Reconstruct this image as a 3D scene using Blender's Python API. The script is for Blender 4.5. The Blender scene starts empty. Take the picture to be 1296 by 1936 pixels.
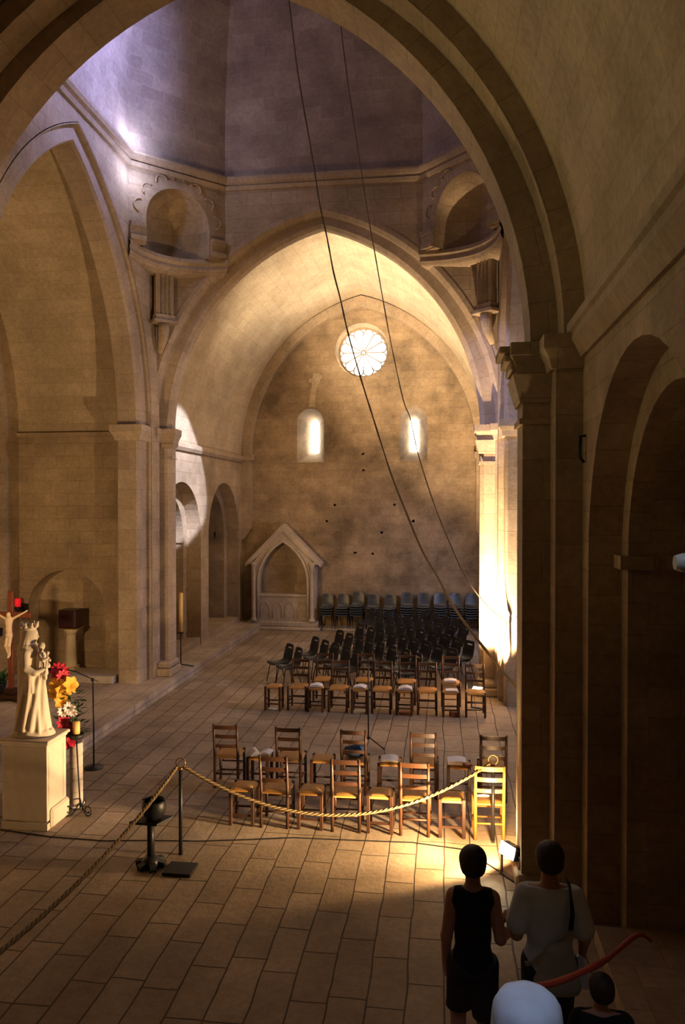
import bpy, bmesh, math, random
import numpy as np
from mathutils import Vector, Matrix
from mathutils.geometry import tessellate_polygon
random.seed(7)
PI = math.pi
scn = bpy.context.scene
COL = scn.collection

# ------------------------------------------------------------------ helpers
class MB:
    def __init__(s): s.v=[]; s.f=[]; s.uv=[]; s.sm=[]
    def vert(s,p): s.v.append(tuple(p)); return len(s.v)-1
    def face(s,idx,uv=None,smooth=False): s.f.append(tuple(idx)); s.uv.append(uv); s.sm.append(smooth)
    def box(s,x0,x1,y0,y1,z0,z1,bev=0.0):
        if bev>0:
            b=min(bev,(x1-x0)/2.01,(y1-y0)/2.01,(z1-z0)/2.01)
            bm=bmesh.new(); bmesh.ops.create_cube(bm,size=1)
            for v in bm.verts: v.co=Vector((x0+(v.co.x+.5)*(x1-x0),y0+(v.co.y+.5)*(y1-y0),z0+(v.co.z+.5)*(z1-z0)))
            bmesh.ops.bevel(bm,geom=list(bm.edges),offset=b,segments=1,affect='EDGES')
            s.add_bm(bm); bm.free(); return
        o=len(s.v)
        for z in (z0,z1):
            for x,y in ((x0,y0),(x1,y0),(x1,y1),(x0,y1)): s.vert((x,y,z))
        for q in ((0,3,2,1),(4,5,6,7),(0,1,5,4),(1,2,6,5),(2,3,7,6),(3,0,4,7)): s.face([o+i for i in q])
    def add_bm(s,bm,smooth=False):
        o=len(s.v); bm.verts.index_update()
        for v in bm.verts: s.vert(v.co)
        for f in bm.faces: s.face([o+v.index for v in f.verts],None,smooth)
    def bar(s,a,b,w,h=None,up=(0,0,1)):
        h=h or w; a=Vector(a); b=Vector(b); d=(b-a).normalized()
        u=Vector(up)
        if abs(d.dot(u))>.99: u=Vector((1,0,0))
        r=d.cross(u).normalized(); u=r.cross(d)
        o=len(s.v)
        for p in (a,b):
            for i,j in ((-1,-1),(1,-1),(1,1),(-1,1)): s.vert(p+r*i*w/2+u*j*h/2)
        for q in ((0,3,2,1),(4,5,6,7),(0,1,5,4),(1,2,6,5),(2,3,7,6),(3,0,4,7)): s.face([o+i for i in q])
    def tube(s,pts,r,n=8,cap=True,smooth=True):
        pts=[Vector(p) for p in pts]; m=len(pts)
        rs=r if isinstance(r,(list,tuple)) else [r]*m
        o=len(s.v); prev=None
        for i,p in enumerate(pts):
            t=(pts[min(i+1,m-1)]-pts[max(i-1,0)]).normalized()
            if prev is None:
                a=Vector((0,0,1)) if abs(t.z)<.9 else Vector((1,0,0))
                x=t.cross(a).normalized()
            else: x=(prev-t*prev.dot(t)).normalized()
            prev=x; y=t.cross(x)
            for k in range(n):
                a=2*PI*k/n; s.vert(p+(x*math.cos(a)+y*math.sin(a))*rs[i])
        for i in range(m-1):
            for k in range(n):
                s.face((o+i*n+k,o+i*n+(k+1)%n,o+(i+1)*n+(k+1)%n,o+(i+1)*n+k),None,smooth)
        if cap:
            s.face([o+k for k in range(n)][::-1]); s.face([o+(m-1)*n+k for k in range(n)])
    def lathe(s,prof,c=(0,0,0),n=24,smooth=True,mod=None):
        o=len(s.v); m=len(prof)
        for r,z in prof:
            for k in range(n):
                a=2*PI*k/n; q=r*(mod(a,z) if mod else 1)
                s.vert((c[0]+q*math.cos(a),c[1]+q*math.sin(a),c[2]+z))
        for i in range(m-1):
            for k in range(n): s.face((o+i*n+k,o+i*n+(k+1)%n,o+(i+1)*n+(k+1)%n,o+(i+1)*n+k),None,smooth)
        s.face([o+k for k in range(n)][::-1]); s.face([o+(m-1)*n+k for k in range(n)])
    def ball(s,c,r,n=12,sc=(1,1,1)):
        bm=bmesh.new(); bmesh.ops.create_uvsphere(bm,u_segments=n,v_segments=max(6,n//2),radius=1)
        for v in bm.verts: v.co=Vector((c[0]+v.co.x*r*sc[0],c[1]+v.co.y*r*sc[1],c[2]+v.co.z*r*sc[2]))
        s.add_bm(bm,True); bm.free()
    def prism(s,loops,org,U,V,N,n0,n1,sides=True):
        """planar loops (outer first, then holes) in (u,v), extruded along N from n0 to n1"""
        org=Vector(org);U=Vector(U);V=Vector(V);N=Vector(N)
        vl=[[Vector((p[0],p[1],0)) for p in l] for l in loops]
        tris=tessellate_polygon(vl); flat=[p for l in loops for p in l]
        for n,fl in ((n0,0),(n1,1)):
            o=len(s.v)
            for p in flat: s.vert(org+U*p[0]+V*p[1]+N*n)
            for t in tris:
                a,b,c=[flat[i] for i in t]
                ar=(b[0]-a[0])*(c[1]-a[1])-(b[1]-a[1])*(c[0]-a[0])
                if abs(ar)<1e-9: continue
                t=list(t)
                if (ar<0)!=(fl==0): t=t[::-1]
                s.face([o+i for i in t],[flat[i] for i in t])
        if not sides: return
        for li,l in enumerate(loops):
            m=len(l); o=len(s.v); L=0; acc=[]
            ar=sum(l[i][0]*l[(i+1)%m][1]-l[(i+1)%m][0]*l[i][1] for i in range(m))
            for i in range(m+1):
                p=l[i%m]
                if i: L+=math.hypot(p[0]-l[i-1][0],p[1]-l[i-1][1])
                acc.append(L)
                s.vert(org+U*p[0]+V*p[1]+N*n0); s.vert(org+U*p[0]+V*p[1]+N*n1)
            for i in range(m):
                q=[o+2*i,o+2*i+2,o+2*i+3,o+2*i+1]; uv=[(n0,acc[i]),(n0,acc[i+1]),(n1,acc[i+1]),(n1,acc[i])]
                if (ar>0)==(li==0): pass
                else: q=q[::-1]; uv=uv[::-1]
                s.face(q,uv)
    def grid(s,rows,uvs=None,smooth=True,skip=None,close=False):
        o=len(s.v); m=len(rows); n=len(rows[0])
        for r in rows:
            for p in r: s.vert(p)
        for i in range(m-1):
            for j in range(n-1 if not close else n):
                if skip and skip(i,j): continue
                j2=(j+1)%n
                q=(o+i*n+j,o+i*n+j2,o+(i+1)*n+j2,o+(i+1)*n+j)
                uv=[uvs[i][j],uvs[i][j2],uvs[i+1][j2],uvs[i+1][j]] if uvs else None
                s.face(q,uv,smooth)
    def mesh(s,name,mat,auto=None):
        me=bpy.data.meshes.new(name); me.from_pydata(s.v,[],s.f); me.validate(clean_customdata=False)
        if len(me.polygons)==len(s.f):
            ul=me.uv_layers.new(name='UVMap')
            for p,uv,sm in zip(me.polygons,s.uv,s.sm):
                p.use_smooth=sm
                if uv is None:
                    n=p.normal; ax=(abs(n.x),abs(n.y),abs(n.z)); k=ax.index(max(ax))
                    for li in p.loop_indices:
                        c=me.vertices[me.loops[li].vertex_index].co
                        ul.data[li].uv=(c.x,c.y) if k==2 else ((c.y,c.z) if k==0 else (c.x,c.z))
                else:
                    for li,t in zip(p.loop_indices,uv): ul.data[li].uv=t
        else:
            me.uv_layers.new(name='UVMap')
        me.materials.append(mat); return me
    def build(s,name,mat,parent=None,loc=None,rz=0):
        o=bpy.data.objects.new(name,s.mesh(name,mat)); COL.objects.link(o)
        if parent: o.parent=parent
        if loc: o.location=loc
        if rz: o.rotation_euler.z=rz
        return o
def tag(o,label,cat=None,group=None,kind=None):
    o['label']=label
    if cat: o['category']=cat
    if group: o['group']=group
    if kind: o['kind']=kind
    return o
def empty(name,loc,label,cat,rz=0,group=None):
    o=bpy.data.objects.new(name,None); o.empty_display_size=.1; COL.objects.link(o); o.location=loc; o.rotation_euler.z=rz
    return tag(o,label,cat,group)
def struct(name,mb,mat,label,parent=None):
    o=mb.build(name,mat,parent)
    if parent is None: tag(o,label,'building structure',None,'structure')
    return o
def copy_tree(o,parent=None):
    c=o.copy(); COL.objects.link(c)
    if parent: c.parent=parent
    for ch in list(o.children): copy_tree(ch,c)
    return c

# ------------------------------------------------------------------ materials
def newmat(name):
    m=bpy.data.materials.new(name); m.use_nodes=True; nt=m.node_tree
    b=nt.nodes['Principled BSDF']; return m,nt,b
def N(nt,t,**kw):
    n=nt.nodes.new(t)
    for k,v in kw.items():
        if k in n.inputs: n.inputs[k].default_value=v
        else: setattr(n,k,v)
    return n
def plain(name,col,rough=.6,metal=0,var=.0,scale=20,bump=0,spec=.4):
    m,nt,b=newmat(name); L=nt.links
    b.inputs['Roughness'].default_value=rough; b.inputs['Metallic'].default_value=metal; b.inputs['Specular IOR Level'].default_value=spec
    b.inputs['Base Color'].default_value=(*col,1)
    tc=N(nt,'ShaderNodeTexCoord'); no=N(nt,'ShaderNodeTexNoise',Scale=scale,Detail=5.0); L.new(tc.outputs['Object'],no.inputs['Vector'])
    if var>0:
        mx=N(nt,'ShaderNodeMix',data_type='RGBA'); mx.inputs[6].default_value=(*[c*(1-var) for c in col],1); mx.inputs[7].default_value=(*[min(1,c*(1+var)) for c in col],1)
        L.new(no.outputs['Fac'],mx.inputs[0]); L.new(mx.outputs[2],b.inputs['Base Color'])
    if bump>0:
        bp=N(nt,'ShaderNodeBump',Strength=bump,Distance=.01); L.new(no.outputs['Fac'],bp.inputs['Height']); L.new(bp.outputs['Normal'],b.inputs['Normal'])
    return m
def stone(name,c1,c2,mortar,bw=.55,rh=.28,ms=.008,rot=False,bump=.5,rough=.9,stain=.35,seed=0.0):
    m,nt,b=newmat(name); L=nt.links
    uv=N(nt,'ShaderNodeUVMap'); mp=N(nt,'ShaderNodeMapping'); mp.inputs['Location'].default_value=(seed,seed*.37,0)
    if rot: mp.inputs['Rotation'].default_value=(0,0,PI/2)
    L.new(uv.outputs[0],mp.inputs['Vector'])
    nz=N(nt,'ShaderNodeTexNoise',Scale=1.3,Detail=2.0); L.new(mp.outputs[0],nz.inputs['Vector'])
    vs=N(nt,'ShaderNodeVectorMath',operation='SUBTRACT'); vs.inputs[1].default_value=(.5,.5,.5); L.new(nz.outputs['Color'],vs.inputs[0])
    sc=N(nt,'ShaderNodeVectorMath',operation='SCALE'); sc.inputs['Scale'].default_value=.045 if not rot else .065; L.new(vs.outputs[0],sc.inputs[0])
    ad=N(nt,'ShaderNodeVectorMath',operation='ADD'); L.new(mp.outputs[0],ad.inputs[0]); L.new(sc.outputs[0],ad.inputs[1])
    br=N(nt,'ShaderNodeTexBrick'); L.new(ad.outputs[0],br.inputs['Vector'])
    br.inputs['Color1'].default_value=(*c1,1); br.inputs['Color2'].default_value=(*c2,1); br.inputs['Mortar'].default_value=(*mortar,1)
    br.inputs['Scale'].default_value=1; br.inputs['Mortar Size'].default_value=ms; br.inputs['Mortar Smooth'].default_value=.4
    br.inputs['Brick Width'].default_value=bw; br.inputs['Row Height'].default_value=rh; br.offset=.5; br.squash=1.25; br.squash_frequency=3
    tc=N(nt,'ShaderNodeTexCoord')
    n1=N(nt,'ShaderNodeTexNoise',Scale=.9,Detail=6.0,Roughness=.65); n2=N(nt,'ShaderNodeTexNoise',Scale=14.0,Detail=6.0,Roughness=.7)
    L.new(tc.outputs['Object'],n1.inputs['Vector']); L.new(tc.outputs['Object'],n2.inputs['Vector'])
    r1=N(nt,'ShaderNodeMapRange'); r1.inputs['From Min'].default_value=.35; r1.inputs['From Max'].default_value=.65; r1.inputs['To Min'].default_value=1-stain; r1.inputs['To Max'].default_value=1.08
    L.new(n1.outputs['Fac'],r1.inputs['Value'])
    r2=N(nt,'ShaderNodeMapRange'); r2.inputs['From Min'].default_value=.3; r2.inputs['From Max'].default_value=.7; r2.inputs['To Min'].default_value=.8; r2.inputs['To Max'].default_value=1.12
    L.new(n2.outputs['Fac'],r2.inputs['Value'])
    mu=N(nt,'ShaderNodeMath',operation='MULTIPLY'); L.new(r1.outputs[0],mu.inputs[0]); L.new(r2.outputs[0],mu.inputs[1])
    hs=N(nt,'ShaderNodeHueSaturation'); L.new(br.outputs['Color'],hs.inputs['Color']); L.new(mu.outputs[0],hs.inputs['Value'])
    L.new(hs.outputs[0],b.inputs['Base Color'])
    b.inputs['Roughness'].default_value=rough; b.inputs['Specular IOR Level'].default_value=.25
    hm=N(nt,'ShaderNodeMath',operation='MULTIPLY_ADD'); hm.inputs[1].default_value=-1.0; L.new(br.outputs['Fac'],hm.inputs[0])
    h2=N(nt,'ShaderNodeMath',operation='MULTIPLY'); h2.inputs[1].default_value=.6; L.new(n2.outputs['Fac'],h2.inputs[0]); L.new(h2.outputs[0],hm.inputs[2])
    bp=N(nt,'ShaderNodeBump',Strength=bump,Distance=.015); L.new(hm.outputs[0],bp.inputs['Height']); L.new(bp.outputs[0],b.inputs['Normal'])
    return m
def emit(name,col,st):
    m,nt,b=newmat(name)
    b.inputs['Base Color'].default_value=(*col,1); b.inputs['Emission Color'].default_value=(*col,1); b.inputs['Emission Strength'].default_value=st
    return m
M={}
M['wall']=stone('stone_wall',(.47,.36,.24),(.40,.30,.19),(.36,.27,.18))
M['far']=stone('stone_far_wall',(.44,.33,.21),(.37,.27,.17),(.38,.28,.18),bw=.6,rh=.24,ms=.006,stain=.55,seed=3.3,bump=.55)
M['dome']=stone('stone_dome',(.43,.34,.26),(.34,.26,.20),(.45,.36,.28),bw=.5,rh=.25,seed=5.1)
M['vault']=stone('stone_vault',(.52,.42,.29),(.47,.37,.25),(.43,.34,.23),bw=.7,rh=.3,ms=.006,stain=.22,seed=1.7)
M['trim']=stone('stone_trim',(.46,.36,.25),(.41,.31,.21),(.33,.25,.17),bw=.9,rh=.42,ms=.006,stain=.25,seed=2.2)
M['pale']=stone('stone_pale',(.56,.48,.40),(.54,.46,.38),(.5,.42,.34),bw=1.2,rh=.6,ms=.004,stain=.25,bump=.3)
M['floor']=stone('stone_paving',(.43,.335,.235),(.33,.25,.17),(.11,.078,.05),bw=.66,rh=.31,ms=.009,rot=True,stain=.35,rough=.75,bump=.8,seed=.6)
M['dais']=stone('stone_dais',(.50,.41,.32),(.45,.36,.28),(.22,.17,.12),bw=.9,rh=.5,ms=.008,rot=True,stain=.3,rough=.8,seed=1.1)
M['statue']=plain('limestone_carving',(.60,.50,.36),.8,var=.12,scale=9,bump=.15)
M['wood']=plain('dark_wood',(.036,.014,.006),.42,var=.35,scale=8)
M['oak']=plain('oak_wood',(.066,.026,.009),.42,var=.3,scale=8)
M['honey']=plain('lamplit_wood',(.42,.19,.045),.38,var=.2,scale=8)  # chair wood with the near floodlight's orange glow painted into the colour
M['iron']=plain('black_iron',(.018,.017,.016),.5,metal=.2)
M['blackmetal']=plain('black_metal',(.012,.012,.013),.45)
M['plastic']=plain('black_plastic',(.020,.022,.027),.36,var=.1,spec=.5)
M['greyplastic']=plain('grey_plastic',(.045,.052,.060),.36,var=.1,spec=.5)
M['paper']=plain('white_paper',(.75,.74,.76),.7,var=.05)
M['bookred']=plain('brown_book_cover',(.22,.06,.03),.6)
M['blue']=plain('dark_blue_cloth',(.015,.035,.09),.8,var=.2,bump=.2)
M['wax']=plain('yellow_wax',(.75,.48,.14),.5)
M['red']=plain('red_petals',(.45,.012,.03),.6,var=.3)
M['yellow']=plain('yellow_petals',(.72,.36,.03),.6,var=.25)
M['white']=plain('white_petals',(.75,.66,.6),.6,var=.1)
M['leaf']=plain('green_leaves',(.03,.085,.02),.5,var=.4)
M['glassvase']=plain('clear_glass_vase',(.5,.5,.5),.08); M['glassvase'].node_tree.nodes['Principled BSDF'].inputs['Transmission Weight'].default_value=.9
M['fixture']=plain('white_enamel',(.66,.63,.54),.4)
M['tab']=plain('dark_red_enamel',(.035,.008,.008),.4,var=.3)
M['gold']=plain('gilt_edge',(.35,.2,.06),.4,metal=.7)
M['ivory']=plain('ivory_figure',(.72,.55,.36),.6)
M['crosswood']=plain('red_brown_wood',(.16,.04,.015),.5,var=.3)
M['skin']=plain('skin',(.36,.19,.12),.55,var=.06)
M['hairdark']=plain('dark_hair',(.025,.016,.010),.6,var=.4,scale=60,bump=.4)
M['blacktop']=plain('black_cotton',(.008,.008,.009),.9)
M['shorts']=plain('dark_shorts_cloth',(.022,.02,.02),.9)
M['tee']=plain('pale_tee_cotton',(.52,.60,.62),.9,var=.05)
M['bag']=plain('khaki_canvas',(.30,.28,.20),.9,var=.12,bump=.2)
M['hat']=plain('white_cotton_hat',(.55,.62,.72),.9,var=.3,scale=7,bump=.6)
M['ropered']=plain('red_rope_fibre',(.40,.06,.02),.8,var=.2)
def rope_mat(name,c1,c2,sc):
    m,nt,b=newmat(name); L=nt.links
    uv=N(nt,'ShaderNodeUVMap'); w=N(nt,'ShaderNodeTexWave',Scale=sc); w.wave_type='BANDS'; w.bands_direction='DIAGONAL'
    L.new(uv.outputs[0],w.inputs['Vector']); mx=N(nt,'ShaderNodeMix',data_type='RGBA'); mx.inputs[6].default_value=(*c1,1); mx.inputs[7].default_value=(*c2,1)
    L.new(w.outputs['Fac'],mx.inputs[0]); L.new(mx.outputs[2],b.inputs['Base Color']); b.inputs['Roughness'].default_value=.8
    bp=N(nt,'ShaderNodeBump',Strength=.6,Distance=.01); L.new(w.outputs['Fac'],bp.inputs['Height']); L.new(bp.outputs[0],b.inputs['Normal'])
    return m
M['rope']=rope_mat('hemp_rope_fibre',(.12,.08,.035),(.26,.18,.09),14)
M['braid']=rope_mat('golden_braid',(.08,.05,.018),(.25,.16,.05),10)
def rush_mat():
    m,nt,b=newmat('woven_rush'); L=nt.links
    tc=N(nt,'ShaderNodeTexCoord'); sp=N(nt,'ShaderNodeSeparateXYZ'); L.new(tc.outputs['Object'],sp.inputs[0])
    ax=N(nt,'ShaderNodeMath',operation='ABSOLUTE'); ay=N(nt,'ShaderNodeMath',operation='ABSOLUTE'); L.new(sp.outputs[0],ax.inputs[0]); L.new(sp.outputs[1],ay.inputs[0])
    mx=N(nt,'ShaderNodeMath',operation='MAXIMUM'); L.new(ax.outputs[0],mx.inputs[0]); L.new(ay.outputs[0],mx.inputs[1])
    ml=N(nt,'ShaderNodeMath',operation='MULTIPLY'); ml.inputs[1].default_value=420; L.new(mx.outputs[0],ml.inputs[0])
    sn=N(nt,'ShaderNodeMath',operation='SINE'); L.new(ml.outputs[0],sn.inputs[0])
    no=N(nt,'ShaderNodeTexNoise',Scale=9.0); L.new(tc.outputs['Object'],no.inputs['Vector'])
    cm=N(nt,'ShaderNodeMix',data_type='RGBA'); cm.inputs[6].default_value=(.32,.14,.025,1); cm.inputs[7].default_value=(.60,.30,.055,1); L.new(no.outputs['Fac'],cm.inputs[0])
    L.new(cm.outputs[2],b.inputs['Base Color']); b.inputs['Roughness'].default_value=.6
    bp=N(nt,'ShaderNodeBump',Strength=.4,Distance=.004); L.new(sn.outputs[0],bp.inputs['Height']); L.new(bp.outputs[0],b.inputs['Normal'])
    return m
M['rush']=rush_mat()

# ------------------------------------------------------------------ architecture
HW=3.85; ZS=5.55; ZA=10.5          # arm half width, springing, vault crown
CX=3.66; HY=3.68; YC=12.12; Y0,Y1=YC-HY,YC+HY; YA=12.25; HWC=3.6; HWN=3.9   # crossing box, choir arch axis, choir and near arm half widths
def parc(hs,zs,za,n=20):
    """pointed arch, left spring -> apex -> right spring, (u,z)"""
    h=za-zs; r=(h*h+hs*hs)/(2*hs); c=hs-r
    a1=math.atan2(h,-c) if c<0 else math.atan2(h,-c)
    R=[(c+r*math.cos(a1*i/n), zs+r*math.sin(a1*i/n)) for i in range(n+1)]   # right spring -> apex
    Lf=[(-x,z) for x,z in R]
    return Lf+R[::-1][1:]
def rarc(hs,zs,n=24): return [(-hs*math.cos(PI*i/n), zs+hs*math.sin(PI*i/n)) for i in range(n+1)]
def arch_sweep(mb,prof,hs,za,k,frame,zs=ZS,z0=0.0,n=20,leg=0.0):
    """prof: list of (du,d). frame(u,z,d)->xyz. sweeps stepped orders along pier, arch, pier"""
    cols=[]
    for du,d in prof:
        a=parc(hs+du,zs,za+k*du,n)
        pts=[(a[0][0]+leg,z0),(a[0][0]+leg,zs-.08)]+a+[(a[-1][0]-leg,zs-.08),(a[-1][0]-leg,z0)]
        cols.append([(p,d) for p in pts])
    m=len(cols[0]); acc=[0]
    for i in range(1,m):
        p,q=cols[0][i-1][0],cols[0][i][0]; acc.append(acc[-1]+math.hypot(p[0]-q[0],p[1]-q[1]))
    pl=[0]
    for i in range(1,len(prof)): pl.append(pl[-1]+math.hypot(prof[i][0]-prof[i-1][0],prof[i][1]-prof[i-1][1]))
    rows=[[frame(c[i][0][0],c[i][0][1],c[i][1]) for c in cols] for i in range(m)]
    uvs=[[(pl[j]+.2,acc[i]) for j in range(len(cols))] for i in range(m)]
    mb.grid(rows,uvs,smooth=False)
FY=lambda u,z,d:(u,d,z)                       # arch across X, depth along Y
def FX(sgn): return lambda u,z,d:(sgn*d,YA+u,z)   # arch across Y, depth along +-X

# floor and dais
m=MB(); m.box(-12,14,-4,25,-.3,0); struct('floor',m,M['floor'],'worn pale stone paving laid in long rows')
m=MB(); m.prism([[(-12,7.6),(-3.17,7.6),(-3.17,23.7),(-12,23.7)]],(0,0,0),(1,0,0),(0,1,0),(0,0,1),0.0,.2)
struct('floor_dais',m,M['dais'],'raised stone dais one step high along the left side')
m=MB(); m.box(-1.2,3.8,23.2,23.72,0,.07); struct('trim_plinth',m,M['pale'],'low pale stone ledge at the foot of the far wall')

# transept vaults (far arm and near arm)
def vault(y0,y1,hw,za,axis='Y',sgn=1,mat='vault',xc=0,seg=8):
    a=parc(hw,ZS,za,24); mb=MB(); acc=[0]
    for i in range(1,len(a)): acc.append(acc[-1]+math.hypot(a[i][0]-a[i-1][0],a[i][1]-a[i-1][1]))
    rows=[];uvs=[]
    for i,(u,z) in enumerate(a):
        r=[];t=[]
        for j in range(seg+1):
            y=y0+(y1-y0)*j/seg
            r.append((u,y,z) if axis=='Y' else (sgn*y,YA+u,z)); t.append((y,acc[i]))
        rows.append(r);uvs.append(t)
    mb.grid(rows,uvs,True); return mb
struct('ceiling',vault(16.3,23.75,HW,ZA),M['vault'],'pointed barrel vault over the far arm')
struct('ceiling',vault(-3.5,7.6,HWN+.03,10.4),M['vault'],'pointed barrel vault overhead in the near arm')
struct('ceiling',vault(4.1,7.2,HWC,ZA,'X',-1),M['vault'],'pointed barrel vault over the choir bay')
struct('ceiling',vault(4.1,13.9,HWC,ZA,'X',1),M['vault'],'pointed barrel vault over the nave')

# far wall with rose and two lancets
def circ(cx,cz,r,n=48): return [(cx+r*math.cos(2*PI*i/n),cz+r*math.sin(2*PI*i/n)) for i in range(n)]
def lanc(cx,hw,zb,zt,n=16):
    zs=zt-hw
    return [(cx-hw,zb)]+[(cx-hw*math.cos(PI*i/n),zs+hw*math.sin(PI*i/n)) for i in range(n+1)]+[(cx+hw,zb)]
WY=23.7
va=parc(HW+.05,ZS,ZA+.05,24)
outer=[(va[0][0],0)]+va+[(va[-1][0],0)]
RO=circ(0,8.83,.85); WLs=[(-1.655,.44,5.29,7.0),(1.62,.44,5.31,7.02)]
PH=[(.03,5.54),(-.87,3.92),(1.03,3.93),(-1.13,3.41),(1.62,3.42),(-.22,2.4),(.34,2.37),(.62,3.05),(.05,5.02)]
HL=[[(x-.05*random.uniform(.5,1.3),z-.035),(x+.05,z-.045*random.uniform(.4,1.2)),(x+.06*random.uniform(.4,1),z+.04),(x-.03,z+.05*random.uniform(.4,1.1))] for x,z in PH]
m=MB(); m.prism([outer,RO]+[lanc(*w) for w in WLs]+HL,(0,WY,0),(1,0,0),(0,0,1),(0,1,0),0,.02,sides=False)
def loft(mb,l0,y0,l1,y1):
    n=len(l0); o=len(mb.v)
    for i in range(n): mb.vert((l0[i][0],y0,l0[i][1])); mb.vert((l1[i][0],y1,l1[i][1]))
    acc=0
    for i in range(n):
        j=(i+1)%n; d=math.hypot(l0[i][0]-l0[j][0],l0[i][1]-l0[j][1])
        mb.face((o+2*i,o+2*i+1,o+2*j+1,o+2*j),[(0,acc),(y1-y0,acc),(y1-y0,acc+d),(0,acc+d)]); acc+=d
loft(m,RO,WY,circ(0,8.83,.80),WY+.52)
SL=[]
for cx,hw,zb,zt in WLs:
    sl=lanc(cx+.0,.135,zb+.34,zt-.28); SL.append(sl); loft(m,lanc(cx,hw,zb,zt),WY,sl,WY+.85)
for h in HL:
    loft(m,h,WY,[(p[0]*.9+h[0][0]*.1,p[1]) for p in h],WY+.25); m.face([m.vert((p[0]*.9+h[0][0]*.1,WY+.25,p[1])) for p in h])
struct('wall_far',m,M['far'],'far end wall of rough coursed stone with a round window above two lancets')
# rose window
M['daylight']=emit('bright_daylight_glass',(1,.95,.80),8)
M['slitlight']=emit('bright_slit_glass',(1,.92,.78),19)
m=MB()
for i in range(12):
    a=2*PI*i/12+PI/12*0; c,s=math.cos(a),math.sin(a)
    m.bar((c*.07,WY+.50,8.83+s*.07),(c*.62,WY+.50,8.83+s*.62),.03,.06,up=(0,1,0))
    # scalloped lobes at the rim
    b=a+PI/12; cc=(math.cos(b)*.60,math.sin(b)*.60)
    pts=[]
    for j in range(9):
        t=b-PI*.62+PI*1.24*j/8; pts.append((cc[0]+math.cos(t)*.165,WY+.50,8.83+cc[1]+math.sin(t)*.165))
    m.tube(pts,.022,6)
m.tube([(.07*math.cos(2*PI*i/16),WY+.49,8.83+.07*math.sin(2*PI*i/16)) for i in range(17)],.025,6,cap=False)
m.prism([circ(0,8.83,.84),circ(0,8.83,.745)],(0,0,0),(1,0,0),(0,0,1),(0,1,0),WY+.47,WY+.53)
w1=m.build('window_1',M['vault']); tag(w1,'round rose window of twelve slender spokes glowing with daylight','window',None,'structure')
m=MB(); m.prism([circ(0,8.83,.80)],(0,0,0),(1,0,0),(0,0,1),(0,1,0),WY+.56,WY+.58); m.build('pane',M['daylight'],w1)
for i,sl in enumerate(SL):
    m=MB(); m.prism([sl],(0,0,0),(1,0,0),(0,0,1),(0,1,0),WY+.83,WY+.86)
    o=m.build('window_%d'%(i+2),M['slitlight']); tag(o,['left','right'][i]+' narrow lancet slit glowing in its splayed round-headed embrasure','window',None,'structure')
m=MB(); sc=[(-1.72,7.04),(-1.50,7.04),(-1.49,7.5),(-1.40,7.75),(-1.28,8.0),(-1.36,8.12),(-1.55,8.13),(-1.58,7.98),(-1.72,7.92),(-1.70,7.84),(-1.60,7.8),(-1.66,7.5)]
m.prism([sc],(0,0,0),(1,0,0),(0,0,1),(0,1,0),WY-.012,WY)
struct('trim_19',m,M['vault'],'pale ragged plaster scar above the left lancet')
# blind arch on the far wall, hanging on corbels
m=MB(); arch_sweep(m,[(.0,WY),(.0,WY-.02),(0,WY-.32),(.30,WY-.32)],3.56,10.18,.95,FY,z0=3.15)
for s in (-1,1):
    m.prism([[(s*3.56,3.15),(s*3.86,3.15),(s*3.86,2.8),(s*3.75,2.85)]],(0,0,0),(1,0,0),(0,0,1),(0,1,0),WY-.32,WY)
    m.box(min(s*3.50,s*3.86),max(s*3.50,s*3.86),WY-.38,WY,5.35,5.55)
struct('trim_1',m,M['trim'],'pointed wall arch framing the far wall, carried on short pilasters')

# left wall of the far arm with two chapel arches
def stepped_openings(y0,y1,x,sgn,ops,ztop,mat,name,label,xin=.38,inset=.3,back=2.6,rise=.2,zfl=.2):
    """wall plane at X=x, room towards -sgn; ops: (centre,half,zspring)"""
    pts=[(y0,0)]
    for c,h,zs in ops:
        pts+= [(c-h,0)]+[(c+u,z) for u,z in rarc(h,zs)]+[(c+h,0)]
    pts+=[(y1,0),(y1,ztop),(y0,ztop)]
    m=MB(); m.prism([pts],(x,0,0),(0,1,0),(0,0,1),(sgn,0,0),0,xin)
    # recessed inner order, chapel barrel and end wall
    for c,h,zs in ops:
        hi=h-inset
        pin=[(c-h-.05,0),(c-hi,0)]+[(c+u,z) for u,z in rarc(hi,zs)]+[(c+hi,0),(c+h+.05,0)]+[(c+u*1.03,z) for u,z in rarc(h,zs)][::-1]
        m.prism([pin],(x,0,0),(0,1,0),(0,0,1),(sgn,0,0),xin,xin+.3)
        a=rarc(hi,zs); a=[(a[0][0],0)]+a+[(a[-1][0],0)]
        acc=[0]
        for i in range(1,len(a)): acc.append(acc[-1]+math.hypot(a[i][0]-a[i-1][0],a[i][1]-a[i-1][1]))
        rows=[[(x+sgn*(xin+.3+back*j/3),c+u,z) for j in range(4)] for u,z in a]
        m.grid(rows,[[(back*j/3,acc[i]) for j in range(4)] for i in range(len(a))],True)
        e=[(c+u,z) for u,z in a]
        m.prism([e],(x,0,0),(0,1,0),(0,0,1),(sgn,0,0),xin+.3+back-.02,xin+.3+back+.05)
        # sill step and impost string
        m.box(min(x+sgn*.02,x+sgn*(xin+.3+back)),max(x+sgn*.02,x+sgn*(xin+.3+back)),c-h+.02,c+h-.02,0,zfl+rise)
        for s in (-1,1):
            for (xa,xb,hh) in ((xin,xin+.3,hi),(xin+.3,xin+.3+back,hi)):
                yy=c+s*hh
                m.box(min(x+sgn*xa-.04*(sgn>0),x+sgn*xb),max(x+sgn*xa+.04*(sgn<0),x+sgn*xb),min(yy,yy-s*.05),max(yy,yy-s*.05),zs-.14,zs)
    return struct(name,m,M[mat],label)
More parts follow.
